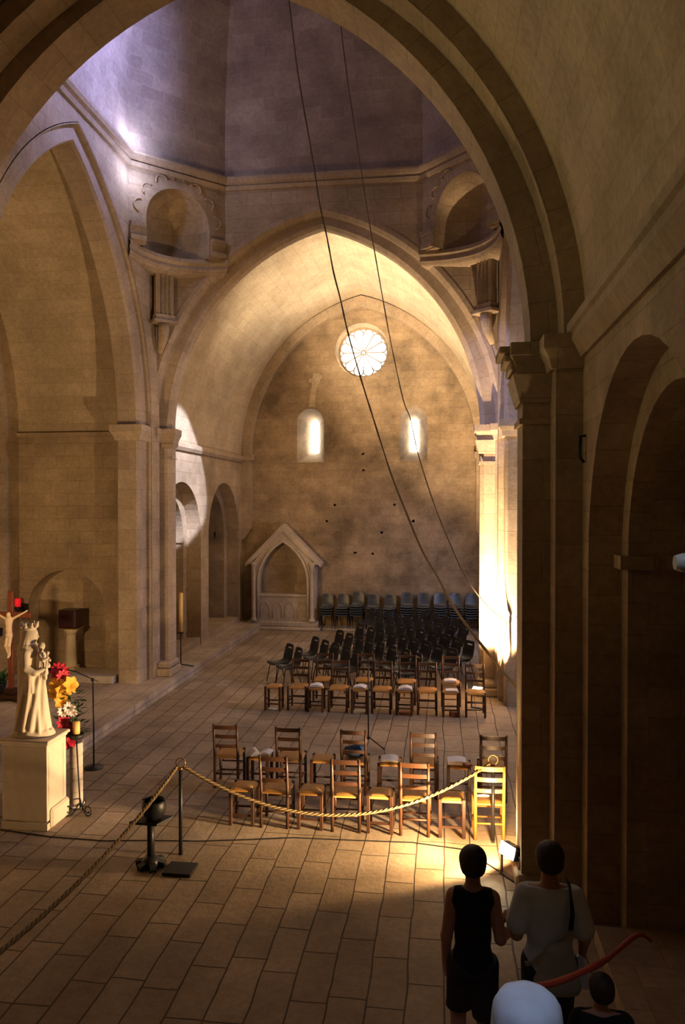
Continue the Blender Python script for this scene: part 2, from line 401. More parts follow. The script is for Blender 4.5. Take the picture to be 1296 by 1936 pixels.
stepped_openings(15.95,23.75,-HW,-1,[(17.9,1.43,3.08),(21.52,1.52,3.06)],ZS+.02,'wall','wall_left','left wall of the far arm with two round-headed chapel openings')
m=MB(); m.prism([[(0,5.28),(.05,5.28),(.10,5.36),(.10,5.46),(0,5.5)]],(-HW,0,0),(1,0,0),(0,0,1),(0,1,0),16.36,23.4)
m.box(HW-.1,HW,16.36,23.4,5.28,5.47)
struct('trim_2',m,M['trim'],'moulded string course along the far arm at vault springing')
m=MB(); m.box(HW,HW+.4,15.95,23.75,0,ZS+.02); struct('wall_right',m,M['wall'],'right wall of the far arm')

# crossing arches: far and near
CH=.085
far_prof=[(.50,15.79),(.31+CH,15.79),(.31,15.79+CH),(.31,16.0),(CH,16.0),(0,16.0+CH),(0,16.28),(.62,16.28)]
m=MB(); arch_sweep(m,far_prof,3.38,9.92,.75,lambda u,z,d:(u-.05,d,z),leg=.01); struct('trim_3',m,M['trim'],'far crossing arch of two stepped pointed orders with its piers')
near_prof=[(.60,7.55),(.28,7.55),(.28,7.9),(0,7.9),(0,8.44),(.50,8.44)]
m=MB(); arch_sweep(m,near_prof,3.44,9.99,.38,FY,leg=.08); struct('trim_4',m,M['trim'],'near crossing arch of two stepped pointed orders with its piers')
# choir arch (left) and nave arch (right): depth measured outward from the centre line
side_prof=[(.47,CX+.0),(.43,CX+.0),(.43,CX+.10),(.05,CX+.10),(0,CX+.15),(0,CX+.55),(1.2,CX+.55)]
for s,nm,lb in ((-1,'trim_5','choir arch on the left with stepped orders'),(1,'trim_6','nave arch on the right with stepped orders')):
    m=MB(); arch_sweep(m,side_prof,2.74,10.2,.7,FX(s)); struct(nm,m,M['trim'],lb)
# crossing walls above and around the arches
ZC=10.86
def wall_arch(hs,za,w0,w1,ztop):
    a=parc(hs,ZS,za,20)
    return [[(w0,0),(a[0][0],0)]+a+[(a[-1][0],0),(w1,0),(w1,ztop),(w0,ztop)]]
m=MB(); m.prism(wall_arch(3.38+.44,9.92+.75*.44,-4.6,4.6,ZC-.02),(0,Y1,0),(1,0,0),(0,0,1),(0,1,0),0,.25); struct('wall_far_crossing',m,M['wall'],'stone wall above the far crossing arch')
m=MB(); m.prism(wall_arch(3.44+.40,9.99+.38*.40,-4.6,4.6,ZC-.02),(0,Y0,0),(1,0,0),(0,0,1),(0,-1,0),0,.6); struct('wall_near_crossing',m,M['wall'],'stone wall above the near crossing arch')
for s,nm,lb in ((-1,'wall_left_crossing','stone wall above the choir arch'),(1,'wall_right_crossing','stone wall above the nave arch')):
    m=MB(); m.prism(wall_arch(2.74+.45,10.2+.7*.45,-3.85,3.66,ZC-.02),(s*CX,YA,0),(0,1,0),(0,0,1),(s,0,0),0,.25); struct(nm,m,M['wall'],lb)

# capitals and cornice bands of the piers
def band(m,pts,z0,z1,pr,pz=.6):
    """polyline plan pts (x,y) on the visible side; extrude a moulded band outwards (to the left of travel)"""
    n=len(pts)
    prof=[(0,z0),(pr*.35,z0),(pr*.55,z0+(z1-z0)*.3),(pr,z0+(z1-z0)*.6),(pr,z1),(0,z1)]
    offs=[]
    for i in range(n):
        p=Vector(pts[i])
        def nrm(a,b):
            d=(Vector(b)-Vector(a)).normalized(); return Vector((-d.y,d.x))
        if i==0: nn=nrm(pts[0],pts[1])
        elif i==n-1: nn=nrm(pts[-2],pts[-1])
        else:
            a=nrm(pts[i-1],pts[i]); b=nrm(pts[i],pts[i+1]); nn=(a+b); nn=nn/max(.3,nn.dot(a))
        offs.append(nn)
    rows=[[(pts[i][0]+offs[i].x*r,pts[i][1]+offs[i].y*r,z) for r,z in prof] for i in range(n)]
    m.grid(rows,None,False)
    o=len(m.v)
    for e in (0,n-1):
        ids=[m.vert(p) for p in rows[e]]; m.face(ids if e==0 else ids[::-1])
m=MB()
for s in (-1,1):
    # far piers: from vault side round the soffit to the crossing corner
    dx=.04*s
    far=[(3.37-dx,16.28),(3.37-dx,16.0),(3.68-dx,16.0),(3.68-dx,15.79),(3.74,15.79)]
    band(m,[(s*x,y) for x,y in (far if s<0 else far[::-1])],5.30,5.62,.13)
    near=[(3.9,7.55),(3.64,7.55),(3.64,7.9),(3.36,7.9),(3.36,8.44),(3.66,8.44)]
    band(m,[(s*x,y) for x,y in (near[::-1] if s<0 else near)],5.30,5.62,.13)
    for yy in (1,-1):
        sd=[(CX,YA+yy*3.17),(CX+.10,YA+yy*3.17),(CX+.10,YA+yy*2.74),(CX+.55,YA+yy*2.74),(CX+.55,YA+yy*3.6)]
        fl=(s*yy<0)
        band(m,[(s*x,y) for x,y in (sd if fl else sd[::-1])],5.30,5.62,.13)
struct('trim_7',m,M['trim'],'moulded capitals ringing the crossing piers at arch springing')
# tapered corbel-capitals below the inner orders, with a thin collar
m=MB()
for s in (-1,1):
    for (ya,yb,xi) in ((16.0,16.28,3.37-.04*s),(7.9,8.44,3.36)):
        for z0,z1,p0,p1 in (((5.02,5.30,.03,.11),(4.80,4.86,.035,.035)) if (s>0 or ya<10) else ((5.22,5.30,.02,.07),(4.96,4.99,.012,.012))):
            rows=[]
            for z,p in ((z0,p0),(z1,p1)):
                x=xi-p; f=ya-p
                rows.append([(s*3.64,f,z),(s*x,f,z),(s*x,yb+.0,z)])
            if s<0: rows=rows[::-1]
            m.grid(rows,None,False)
            m.face([m.vert(p) for p in [(s*3.64,ya-p1,z1),(s*(xi-p1),ya-p1,z1),(s*(xi-p1),yb,z1),(s*xi,yb,z1),(s*xi,ya,z1),(s*3.64,ya,z1)]])
            m.face([m.vert(p) for p in [(s*3.64,ya-p0,z0),(s*(xi-p0),ya-p0,z0),(s*(xi-p0),yb,z0),(s*xi,yb,z0),(s*xi,ya,z0),(s*3.64,ya,z0)]][::-1])
# stepped bracket mouldings on the near right pier, crossing side
for i in range(4):
    z1=5.62-.085*i; m.box(3.12+.055*i,3.44,7.86,8.44,z1-.10,z1-.02,bev=.012)
struct('trim_8',m,M['trim'],'flared corbel capitals and thin collars on the pier pilasters')
# pier bases
m=MB()
for s in (-1,1):
    for a,zb in ((16.2,.2 if s<0 else 0),):
        m.box(min(s*3.27-.05,s*4.0),max(s*3.27-.05,s*4.0),15.66,16.34,zb,zb+.16,bev=.02); m.box(min(s*3.31-.05,s*4.0),max(s*3.31-.05,s*4.0),15.72,16.32,zb+.16,zb+.30,bev=.04)
    m.box(min(s*3.30,s*3.9),max(s*3.30,s*3.9),7.84,8.46,0,.16,bev=.03)
struct('trim_9',m,M['trim'],'low moulded bases under the crossing piers')
# octagonal dome: cornice, drum, cloister vault
CUTX,CUTY=1.54,1.50
def octo(sx,sy,cut=1.0):
    ax,ay=CX*sx,HY*sy; cx,cy=CUTX*sx*cut,CUTY*sy*cut
    return [(ax,YC-ay+cy),(ax,YC+ay-cy),(ax-cx,YC+ay),(-ax+cx,YC+ay),(-ax,YC+ay-cy),(-ax,YC-ay+cy),(-ax+cx,YC-ay),(ax-cx,YC-ay)]
m=MB(); rows=[];uvs=[]
K=26
for i in range(K+1):
    z=ZC+ (6.6)*i/K; t=(z-ZC)/6.9; sc=max(.02,math.sqrt(max(0,1-max(0,t-.10)**2/.81)))
    o=octo(sc,sc); o=o+[o[0]]; rows.append([(x,y,z) for x,y in o])
    L=0; u=[]
    for j,p in enumerate(o):
        if j: L+=math.hypot(octo(1,1)[j%8][0]-octo(1,1)[j-1][0],octo(1,1)[j%8][1]-octo(1,1)[j-1][1])
        u.append((L,z*1.0))
    uvs.append(u)
m.grid(rows,uvs,False); m.face([m.vert(p) for p in rows[-1][:8]])
struct('ceiling',m,M['dome'],'octagonal stone dome over the crossing')
m=MB(); o8=octo(1,1)
def octring(pr): return [(x*(1-pr/3.8),YC+(y-YC)*(1-pr/3.9)) for x,y in o8]
pr=[(.0,ZC-.16),(.05,ZC-.16),(.09,ZC-.09),(.05,ZC-.06),(.12,ZC-.02),(.16,ZC+.04),(.16,ZC+.09),(0,ZC+.12)]
rows=[[(p[0],p[1],z) for p in (octring(d)+octring(d)[:1])] for d,z in pr]
m.grid(rows,None,False); struct('trim_11',m,M['trim'],'moulded octagonal cornice at the foot of the dome')
# squinches in the four corners
def squinch(sx,sy,k):
    A=Vector((sx*CX,YC+sy*(HY-CUTY),0)); B=Vector((sx*(CX-CUTX),YC+sy*HY,0)); C3=Vector((sx*CX,YC+sy*HY,0))
    U=(B-A).normalized(); L=(B-A).length; Nn=(C3-(A+B)/2); Nn=(Nn-U*Nn.dot(U)).normalized()   # towards the corner
    m=MB(); zl=9.22; R=.70; zs=9.78; c=L/2
    arc=[(c-R,zl)]+[(c-R*math.cos(PI*i/20),zs+R*math.sin(PI*i/20)) for i in range(21)]+[(c+R,zl)]
    m.prism([[(0,zl)]+arc+[(L,zl),(L,ZC-.1),(0,ZC-.1)]],A,U,(0,0,1),Nn,0,.14)
    # concave niche behind
    rows=[]
    for i in range(17):
        t=i/16; row=[]
        for j in range(17):
            a=PI*j/16; rr=R*1.0
            if t<.45: z=zl+(zs-zl)*t/.45; sc=1
            else:
                ph=(t-.45)/.55*PI/2; z=zs+R*math.sin(ph); sc=math.cos(ph)
            row.append(A+U*(c-rr*sc*math.cos(a))+Nn*(.12+.75*sc*math.sin(a))+Vector((0,0,z)))
        rows.append(row)
    m.grid(rows,None,True)
    # curved ledge sagging into the corner
    rows=[]
    for r,z in ((0,9.22),(-.10,9.22),(-.12,9.14),(-.06,9.08),(-.10,9.00),(-.04,8.92),(.10,8.88),(.30,8.86)):
        row=[]
        for j in range(17):
            t=-1+2*j/16; sag=.55*(1-t*t)+r
            row.append(A+U*(c+t*L/2)+Nn*sag+Vector((0,0,z)))
        rows.append(row)
    m.grid(rows,None,False)
    top=[A+Vector((0,0,9.22))]+[A+U*(c+(-1+2*j/16)*L/2)+Nn*(.55*(1-(-1+2*j/16)**2))+Vector((0,0,9.22)) for j in range(17)]
    m.face([m.vert(p) for p in top[1:]]+[m.vert(C3+Vector((0,0,9.22)))])
    # impost blocks
    for u in (.02,L-.34):
        for z0,z1,p in ((9.50,9.60,.10),(9.34,9.50,.05),(9.24,9.34,.09)):
            q=[A+U*u-Nn*p,A+U*(u+.32)-Nn*p,A+U*(u+.32)+Nn*.15,A+U*u+Nn*.15]
            ids=[m.vert(v+Vector((0,0,z0))) for v in q]+[m.vert(v+Vector((0,0,z1))) for v in q]
            for f in ((0,3,2,1),(4,5,6,7),(0,1,5,4),(1,2,6,5),(2,3,7,6),(3,0,4,7)): m.face([ids[i] for i in f])
    # scallop ring of little arches around the niche
    for q in range(7):
        a=PI*(q+.5)/7; cc=(c-.86*math.cos(a),zs+.0+.86*math.sin(a)); pts=[]
        for j in range(11):
            t=a-PI/2+PI*j/10
            pts.append(A+U*(cc[0]-.125*math.cos(t))+Vector((0,0,cc[1]+.125*math.sin(t)))-Nn*.012)
        m.tube(pts,.018,6)
    # fluted corner pilaster, its capital block and hanging corbel
    P=C3-Nn*.30
    m2=[(-.2,.0),(-.2,-.12),(-.14,-.16),(-.09,-.10),(-.045,-.17),(.0,-.11),(.045,-.17),(.09,-.10),(.14,-.16),(.2,-.12),(.2,.0)]
    m.prism([[(u,n) for u,n in m2]],P,U,Nn,(0,0,1),7.98,8.92)
    m.prism([[(-.27,.1),(-.27,-.22),(.27,-.22),(.27,.1)]],P,U,Nn,(0,0,1),7.84,7.90)
    m.prism([[(-.22,.1),(-.22,-.17),(.22,-.17),(.22,.1)]],P,U,Nn,(0,0,1),7.90,8.02)
    m.tube([P-Nn*.06+Vector((0,0,7.84)),P-Nn*.05+Vector((0,0,7.7)),P+Nn*.0+Vector((0,0,7.5)),P+Nn*.15+Vector((0,0,7.25))],[.12,.12,.10,.05],12)
    lab={(-1,1):'far left corner squinch niche with scalloped ring and fluted bracket',(1,1):'far right corner squinch niche with scalloped ring and fluted bracket',(-1,-1):'near left corner squinch niche',(1,-1):'near right corner squinch niche'}[(sx,sy)]
    struct('trim_%d'%(12+k),m,M['wall'],lab)
for k,(sx,sy) in enumerate(((-1,1),(1,1),(-1,-1),(1,-1))): squinch(sx,sy,k)

# choir bay, niche and apse on the left
m=MB()
NX,NR,NZ=-5.83,.93,1.55
nich=[(NX-NR,0)]+[(NX+u,z) for u,z in rarc(NR,NZ)]+[(NX+NR,0)]
m.prism([[(-7.3,0)]+nich+[(-4.1,0),(-4.1,ZS+.02),(-7.3,ZS+.02)]],(0,YA+HWC,0),(1,0,0),(0,0,1),(0,1,0),0,.55)
m.box(NX-1.1,NX+1.1,YA+HWC+.5,YA+HWC+.62,0,2.7)
m.box(-7.3,-4.1,YA-HWC-.5,YA-HWC,0,ZS+.02)
struct('wall_left_choir',m,M['wall'],'choir side wall with a round-headed niche')
m=MB()
for s in (-1,1): m.box(-7.0,-4.2,min(YA+s*HWC,YA+s*(HWC-.08)),max(YA+s*HWC,YA+s*(HWC-.08)),5.46,5.56)
struct('trim_17',m,M['trim'],'thin string course along the choir wall')
m=MB(); ap=parc(3.1,ZS,9.6,20)
m.prism([[(-3.9,0),(-3.1,0)]+ap+[(3.1,0),(3.9,0),(3.9,11),(-3.9,11)]],(-6.95,YA,0),(0,1,0),(0,0,1),(-1,0,0),0,.5)
rows=[]
for i in range(13):
    z=i/6*ZS if i<=6 else ZS+3.35*math.sin((i-6)/6*PI/2); sc=1 if i<=6 else math.cos((i-6)/6*PI/2)
    rows.append([(-7.4-3.25*sc*math.sin(PI*j/24),YA-3.25*sc*math.cos(PI*j/24),z) for j in range(25)])
m.grid(rows,[[(3.35*PI*j/24,r*.9) for j in range(25)] for r in range(13)],True)
struct('wall_left_apse',m,M['wall'],'apse wall beyond the choir bay')
# nave on the right, closed far end (unseen); an area light inside stands for its daylight
m=MB(); m.box(4.1,13.9,YA+HWC,YA+HWC+.4,0,ZS+.02); m.box(4.1,13.9,YA-HWC-.4,YA-HWC,0,ZS+.02)
e=parc(HW+.15,ZS,ZA+.1,20)
m.prism([[(e[0][0],0)]+e+[(e[-1][0],0)]],(13.9,YA,0),(0,1,0),(0,0,1),(1,0,0),0,.3)
struct('wall_right_nave',m,M['wall'],'plain nave walls opening off the crossing')

# near arm: right wall with arch, left wall, back wall
def near_right():
    yc,r,zs=5.60,1.66,3.50
    pts=[(-3.5,0),(yc-r,0)]+[(yc+u,z) for u,z in rarc(r,zs)]+[(yc+r,0),(7.8,0),(7.8,ZS+.02),(-3.5,ZS+.02)]
    m=MB(); m.prism([pts],(HWN,0,0),(0,1,0),(0,0,1),(1,0,0),0,.30)
    y2,r2,z2=5.66,1.36,3.52
    p2=[(yc-r-.1,0),(y2-r2,0)]+[(y2+u,z) for u,z in rarc(r2,z2)]+[(y2+r2,0),(yc+r+.1,0)]+[(yc+u*1.05,z+.03) for u,z in rarc(r,zs)][::-1]
    m.prism([p2],(HWN,0,0),(0,1,0),(0,0,1),(1,0,0),.30,.48)
    a=rarc(r2,z2); a=[(a[0][0],0)]+a+[(a[-1][0],0)]; acc=[0]
    for i in range(1,len(a)): acc.append(acc[-1]+math.hypot(a[i][0]-a[i-1][0],a[i][1]-a[i-1][1]))
    m.grid([[(HWN+.48+2.6*j/3,y2+u,z) for j in range(4)] for u,z in a],[[(2.6*j/3,acc[i]) for j in range(4)] for i in range(len(a))],True)
    m.prism([[(y2+u,z) for u,z in a]],(HWN,0,0),(0,1,0),(0,0,1),(1,0,0),3.05,3.15)
    m.box(HWN+.30,HWN+3.05,y2+r2-.05,y2+r2,zs-.10,zs+.02); m.box(HWN+.22,HWN+.5,y2+r2-.07,y2+r2+.2,zs-.10,zs+.02)
    m.box(HWN+.02,HWN+3.05,y2-r2,y2+r2,0,.16)
    return struct('wall_right_near',m,M['wall'],'near right wall pierced by a stepped round arch in shadow')
near_right()
m=MB(); m.box(-HWN-.4,-HWN,-3.5,7.8,0,ZS+.02); struct('wall_left_near',m,M['wall'],'left wall of the near arm')
m=MB(); m.prism([[(e[0][0],0)]+e+[(e[-1][0],0)]],(0,-3.5,0),(1,0,0),(0,0,1),(0,-1,0),0,.3); struct('wall_near',m,M['wall'],'end wall of the near arm behind the viewpoint')
m=MB(); m.prism([[(0,5.40),(-.04,5.40),(-.13,5.55),(-.13,5.62),(-.16,5.64),(-.16,5.72),(0,5.76)]],(HWN,0,0),(1,0,0),(0,0,1),(0,1,0),-3.5,7.55)
m.prism([[(0,5.40),(.04,5.40),(.13,5.55),(.13,5.62),(.16,5.64),(.16,5.72),(0,5.76)]],(-HWN,0,0),(1,0,0),(0,0,1),(0,1,0),-3.5,7.55)
struct('trim_18',m,M['trim'],'heavy moulded cornice along the near arm at vault springing')
# stair the photographer looks down from
m=MB()
for k in range(1,12): m.box(1.9,3.84,3.7-.3*k,4.0-.3*k+.02,0,.19*k)
m.box(1.9,3.84,-3.4,.42,0,2.28)
struct('floor_stair',m,M['dais'],'stone stair climbing along the right wall')

# ------------------------------------------------------------------ organic surfaces (smooth unions, surface nets)
class SDF:
    def __init__(s,lo,hi,h):
        s.lo=np.array(lo,float); s.h=h; n=np.ceil((np.array(hi)-s.lo)/h).astype(int)+1
        s.ax=[s.lo[i]+h*np.arange(n[i]) for i in range(3)]; s.V=np.full(n,.5)
    def sub(s,lo,hi):
        sl=[]
        for i in range(3):
            a=max(0,int((lo[i]-s.lo[i])/s.h)); b=min(len(s.ax[i]),int((hi[i]-s.lo[i])/s.h)+2); sl.append(slice(a,max(a+1,b)))
        X,Y,Z=np.meshgrid(*[s.ax[i][sl[i]] for i in range(3)],indexing='ij'); return tuple(sl),X,Y,Z
    def put(s,sl,d,k,cut=False):
        v=s.V[sl]
        if cut: d=-d; h=np.clip(.5-.5*(v-d)/k,0,1); s.V[sl]=v*(1-h)+d*h+k*h*(1-h)
        else: h=np.clip(.5+.5*(v-d)/k,0,1); s.V[sl]=v*(1-h)+d*h-k*h*(1-h)
    def cap(s,a,b,r1,r2=None,k=.03,sc=(1,1,1),cut=False):
        r2=r1 if r2 is None else r2; a=np.array(a,float); b=np.array(b,float); R=max(r1,r2)*max(sc)+k*2+s.h*2
        sl,X,Y,Z=s.sub(np.minimum(a,b)-R,np.maximum(a,b)+R)
        sx,sy,sz=sc; ba=(b-a)/np.array(sc); px,py,pz=(X-a[0])/sx,(Y-a[1])/sy,(Z-a[2])/sz
        t=np.clip((px*ba[0]+py*ba[1]+pz*ba[2])/max(1e-9,ba@ba),0,1)
        d=np.sqrt((px-ba[0]*t)**2+(py-ba[1]*t)**2+(pz-ba[2]*t)**2)-(r1+(r2-r1)*t)
        s.put(sl,d*min(sc),k,cut)
    def chain(s,pts,rs,k=.03,sc=(1,1,1)):
        for i in range(len(pts)-1): s.cap(pts[i],pts[i+1],rs[i],rs[i+1],k,sc)
    def ell(s,c,r,k=.03,cut=False):
        c=np.array(c,float); r=np.array(r,float); R=r+k*2+s.h*2
        sl,X,Y,Z=s.sub(c-R,c+R); q=np.sqrt(((X-c[0])/r[0])**2+((Y-c[1])/r[1])**2+((Z-c[2])/r[2])**2)
        s.put(sl,(q-1)*min(r),k,cut)
    def robe(s,zs,cs,rx,ry,fold=.0,nf=9,ph=0,k=.03,z0=None,z1=None):
        """vertical draped volume: centre path and radii interpolated over z, with hanging folds"""
        zs=np.array(zs); lo=(min(c[0] for c in cs)-max(rx)-.1,min(c[1] for c in cs)-max(ry)-.1,zs[0]-.05); hi=(max(c[0] for c in cs)+max(rx)+.1,max(c[1] for c in cs)+max(ry)+.1,zs[-1]+.05)
        sl,X,Y,Z=s.sub(lo,hi)
        cx=np.interp(Z,zs,[c[0] for c in cs]); cy=np.interp(Z,zs,[c[1] for c in cs]); ax=np.interp(Z,zs,rx); ay=np.interp(Z,zs,ry)
        u=(X-cx)/ax; v=(Y-cy)/ay; th=np.arctan2(v,u); rho=np.sqrt(u*u+v*v)
        w=np.clip((zs[-1]-Z)/(zs[-1]-zs[0]),0,1)
        mod=1+fold*w*(np.cos(nf*th+ph+2.5*w)+.5*np.cos((nf+4)*th-1.7*ph))
        d=(rho-mod)*np.minimum(ax,ay)*.8
        d=np.maximum(d,np.maximum(zs[0]-Z,Z-zs[-1])); s.put(sl,d,k)
    def clip(s,axis,val,keep_above=True):
        A=np.meshgrid(*s.ax,indexing='ij')[axis]; s.V=np.maximum(s.V,(val-A) if keep_above else (A-val))
    def mesh(s,name,mat,parent=None,smooth=True):
        V=s.V; I=V<0; nx,ny,nz=V.shape
        c=[I[dx:nx-1+dx,dy:ny-1+dy,dz:nz-1+dz] for dx in (0,1) for dy in (0,1) for dz in (0,1)]
        a=np.logical_or.reduce(c)&~np.logical_and.reduce(c)
        idx=np.full(a.shape,-1,int); cells=np.argwhere(a); idx[a]=np.arange(len(cells))
        P=np.zeros((len(cells),3)); W=np.zeros(len(cells))
        cor=[(0,0,0),(1,0,0),(0,1,0),(0,0,1),(1,1,0),(1,0,1),(0,1,1),(1,1,1)]
        for p in cor:
            for ax in range(3):
                if p[ax]: continue
                q=list(p); q[ax]=1
                v0=V[tuple((cells+p).T)]; v1=V[tuple((cells+q).T)]; m=(v0<0)!=(v1<0)
                t=np.where(m,v0/np.where(m,v0-v1,1),0); pt=np.array(p,float)[None]+np.zeros((len(cells),3)); pt[:,ax]+=t
                P+=pt*m[:,None]; W+=m
        P=(P/np.maximum(W,1)[:,None]+cells)*s.h+s.lo
        F=[]
        for ax in range(3):
            u,v=(ax+1)%3,(ax+2)%3
            s0=[slice(1,-1)]*3; s0[ax]=slice(0,-1); s1=list(s0); s1[ax]=slice(1,None)
            A=I[tuple(s0)]; B=I[tuple(s1)]
            for flag in (0,1):
                e=np.argwhere((A&~B) if flag==0 else (~A&B))
                if not len(e): continue
                off=np.ones(3,int); off[ax]=0; e=e+off
                def ci(du,dv):
                    q=e.copy(); q[:,u]-=du; q[:,v]-=dv; return idx[tuple(q.T)]
                f=np.stack([ci(1,1),ci(0,1),ci(0,0),ci(1,0)],1)
                F.append(f if flag==0 else f[:,::-1])
        F=np.concatenate(F); F=F[(F>=0).all(1)]
        me=bpy.data.meshes.new(name); me.from_pydata(P.tolist(),[],F.tolist())
        for p in me.polygons: p.use_smooth=True
        me.uv_layers.new(name='UVMap'); me.materials.append(mat)
        o=bpy.data.objects.new(name,me); COL.objects.link(o)
        if parent: o.parent=parent
        return o

# ------------------------------------------------------------------ chairs
def ladder_chair(wood,label,group):
    """rush-seated ladder-back chair, sitter looks along local +Y"""
    r=empty('ladder_back_chair',(0,0,0),label,'chair',0,group); W=M[wood]
    w=.165; d=.17; sh=.455
    sk=MB(); b=.02
    rows=[]
    n=10
    for i in range(n+1):
        row=[]
        for j in range(n+1):
            x=-w-.012+(2*w+.024)*j/n; y=-d+(2*d+.02)*i/n
            u=abs(2*j/n-1); v=abs(2*i/n-1); e=max(u,v)
            row.append((x*(1+.06*(i/n)),y,sh+.012*(1-e**2)-(.02 if e>.99 else 0)))
        rows.append(row)
    sk.grid(rows,None,True); sk.box(-w-.012,w+.012,-d,d+.02,sh-.038,sh-.018)
    sk.build('seat',M['rush'],r)
    for s in (-1,1):
        m=MB(); m.tube([(s*w*1.05,d,0),(s*w*1.05,d,sh+.012)],.021,8); m.build('leg',W,r)
        m=MB(); m.tube([(s*w,-d,0),(s*w,-d,sh),(s*w,-d-.035,.70),(s*w*1.0,-d-.075,.915)],[.021,.021,.019,.017],8); m.build('leg',W,r)
    for z,t in ((.875,.055),(.74,.05),(.60,.045)):
        yb=-d-.035*min(1,(z-sh)/.245)-max(0,z-.70)*.19
        m=MB(); rows=[[(-w+2*w*j/8,yb-.014*(1-(2*j/8-1)**2)+dy,z+dz) for j in range(9)] for dy,dz in ((.007,-t/2),(.007,t/2),(-.007,t/2),(-.007,-t/2),(.007,-t/2))]
        m.grid(rows,None,False); m.build('back_slat',W,r)
    for a,bb in (((-w,d,.14),(w,d,.14)),((-w,d,.27),(w,d,.27)),((-w,-d,.20),(w,-d,.20)),((-w,-d,.17),(-w,d,.17)),((w,-d,.17),(w,d,.17))):
        m=MB(); m.tube([a,bb],.012,6); m.build('stretcher',W,r)
    return r
def rush_stool(wood,label,group):
    r=empty('rush_stool',(0,0,0),label,'stool',0,group); W=M[wood]; w=.15; d=.15; sh=.46
    sk=MB(); n=10
    rows=[[(-w+2*w*j/n,-d+2*d*i/n,sh+.012*(1-max(abs(2*j/n-1),abs(2*i/n-1))**2)-(.02 if max(abs(2*j/n-1),abs(2*i/n-1))>.99 else 0)) for j in range(n+1)] for i in range(n+1)]
    sk.grid(rows,None,True); sk.box(-w,w,-d,d,sh-.038,sh-.018); sk.build('seat',M['rush'],r)
    for sx in (-1,1):
        for sy in (-1,1):
            m=MB(); m.box(sx*(w-.01)-.021,sx*(w-.01)+.021,sy*(d-.01)-.021,sy*(d-.01)+.021,0,sh+.005,bev=.004); m.build('leg',W,r)
    for a,b in (((-w,-d+.01,.13),(w,-d+.01,.13)),((-w,d-.01,.13),(w,d-.01,.13)),((-w+.01,-d,.20),(-w+.01,d,.20)),((w-.01,-d,.20),(w-.01,d,.20))):
        m=MB(); m.bar(a,b,.02,.026); m.build('stretcher',W,r)
    return r
ORD=['first','second','third','fourth','fifth','sixth','seventh','eighth','ninth','tenth','eleventh','twelfth']
protoC={}; protoS={}
def place(kind,wood,x,y,rz,label,group):
    store=protoC if kind=='c' else protoS
    if wood not in store:
        o=(ladder_chair if kind=='c' else rush_stool)(wood,label,group); store[wood]=o
    else: o=copy_tree(store[wood])
    o.location=(x,y,0); o.rotation_euler.z=rz; tag(o,label,None,group); return o
# far block, facing the viewpoint
for i,x in enumerate((-.228,.565,1.40,2.26,3.16)):
    place('c','oak',x,14.31+random.uniform(-.03,.03),PI+random.uniform(-.04,.04),'%s from left of the rush chairs fronting the far group'%ORD[i].capitalize(),'front chairs of the far group')
FS=[(-.69,14.22),(.135,14.22),(.985,14.22),(1.835,14.22),(2.70,14.22)]
for i,(x,y) in enumerate(FS):
    place('s','oak',x,y,random.uniform(-.04,.04),['Backless rush stool at the left end of the far group with a white leaflet below','Rush stool with white papers, second from left in the far group','Rush stool with white papers, in the middle of the far group','Rush stool with white papers, fourth from left in the far group','Rush stool with a grey sheet, right end of the far group'][i],'stools of the far group')
for i,x in enumerate((.155,.985,1.84,2.71)):
    place('c','oak',x,14.98+random.uniform(-.03,.03),PI+random.uniform(-.03,.03),'%s from left of the ladder-back chairs standing behind the far stools'%ORD[i].capitalize(),'back chairs of the far group')
# near block, backs to the viewpoint
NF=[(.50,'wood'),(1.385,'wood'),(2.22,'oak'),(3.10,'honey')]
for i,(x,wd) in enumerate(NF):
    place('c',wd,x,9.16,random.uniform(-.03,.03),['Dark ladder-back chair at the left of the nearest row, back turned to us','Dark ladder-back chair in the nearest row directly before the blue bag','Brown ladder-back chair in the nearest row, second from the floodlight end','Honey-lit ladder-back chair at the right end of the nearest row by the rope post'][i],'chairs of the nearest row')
for i,(x,wd) in enumerate(((.085,'wood'),(.945,'wood'),(1.80,'wood'),(2.66,'wood'))):
    place('s',wd,x,9.14,random.uniform(-.03,.03),['Backless rush stool at the left end of the nearest row','Backless rush stool between the first two chairs of the nearest row','Backless rush stool in the middle right of the nearest row','Backless rush stool beside the honey-lit chair in the nearest row'][i],'stools of the nearest row')
NBY=10.33
for i,(x,wd) in enumerate(((-.455,'wood'),(.44,'wood'),(1.345,'wood'),(2.30,'wood'),(3.22,'wood'))):
    place('c',wd,x,NBY,random.uniform(-.03,.03),['Dark ladder-back chair at the left end of the second row','Dark ladder-back chair, second from left in the second row','Dark ladder-back chair holding the blue bag in the second row','Brown ladder-back chair between the two paper-laden stools','Brown ladder-back chair at the right end of the second row'][i],'chairs of the second row')
NS=[(-.0,'wood'),(.90,'wood'),(1.83,'wood'),(2.77,'wood')]
for i,(x,wd) in enumerate(NS):
    place('s',wd,x,NBY-.05,random.uniform(-.03,.03),['Rush stool with scattered white sheets at the left of the second row','Empty rush stool in the second row behind the nearest chairs','Rush stool with a bright white booklet in the second row','Dark rush stool piled with papers in the second row'][i],'stools of the second row')
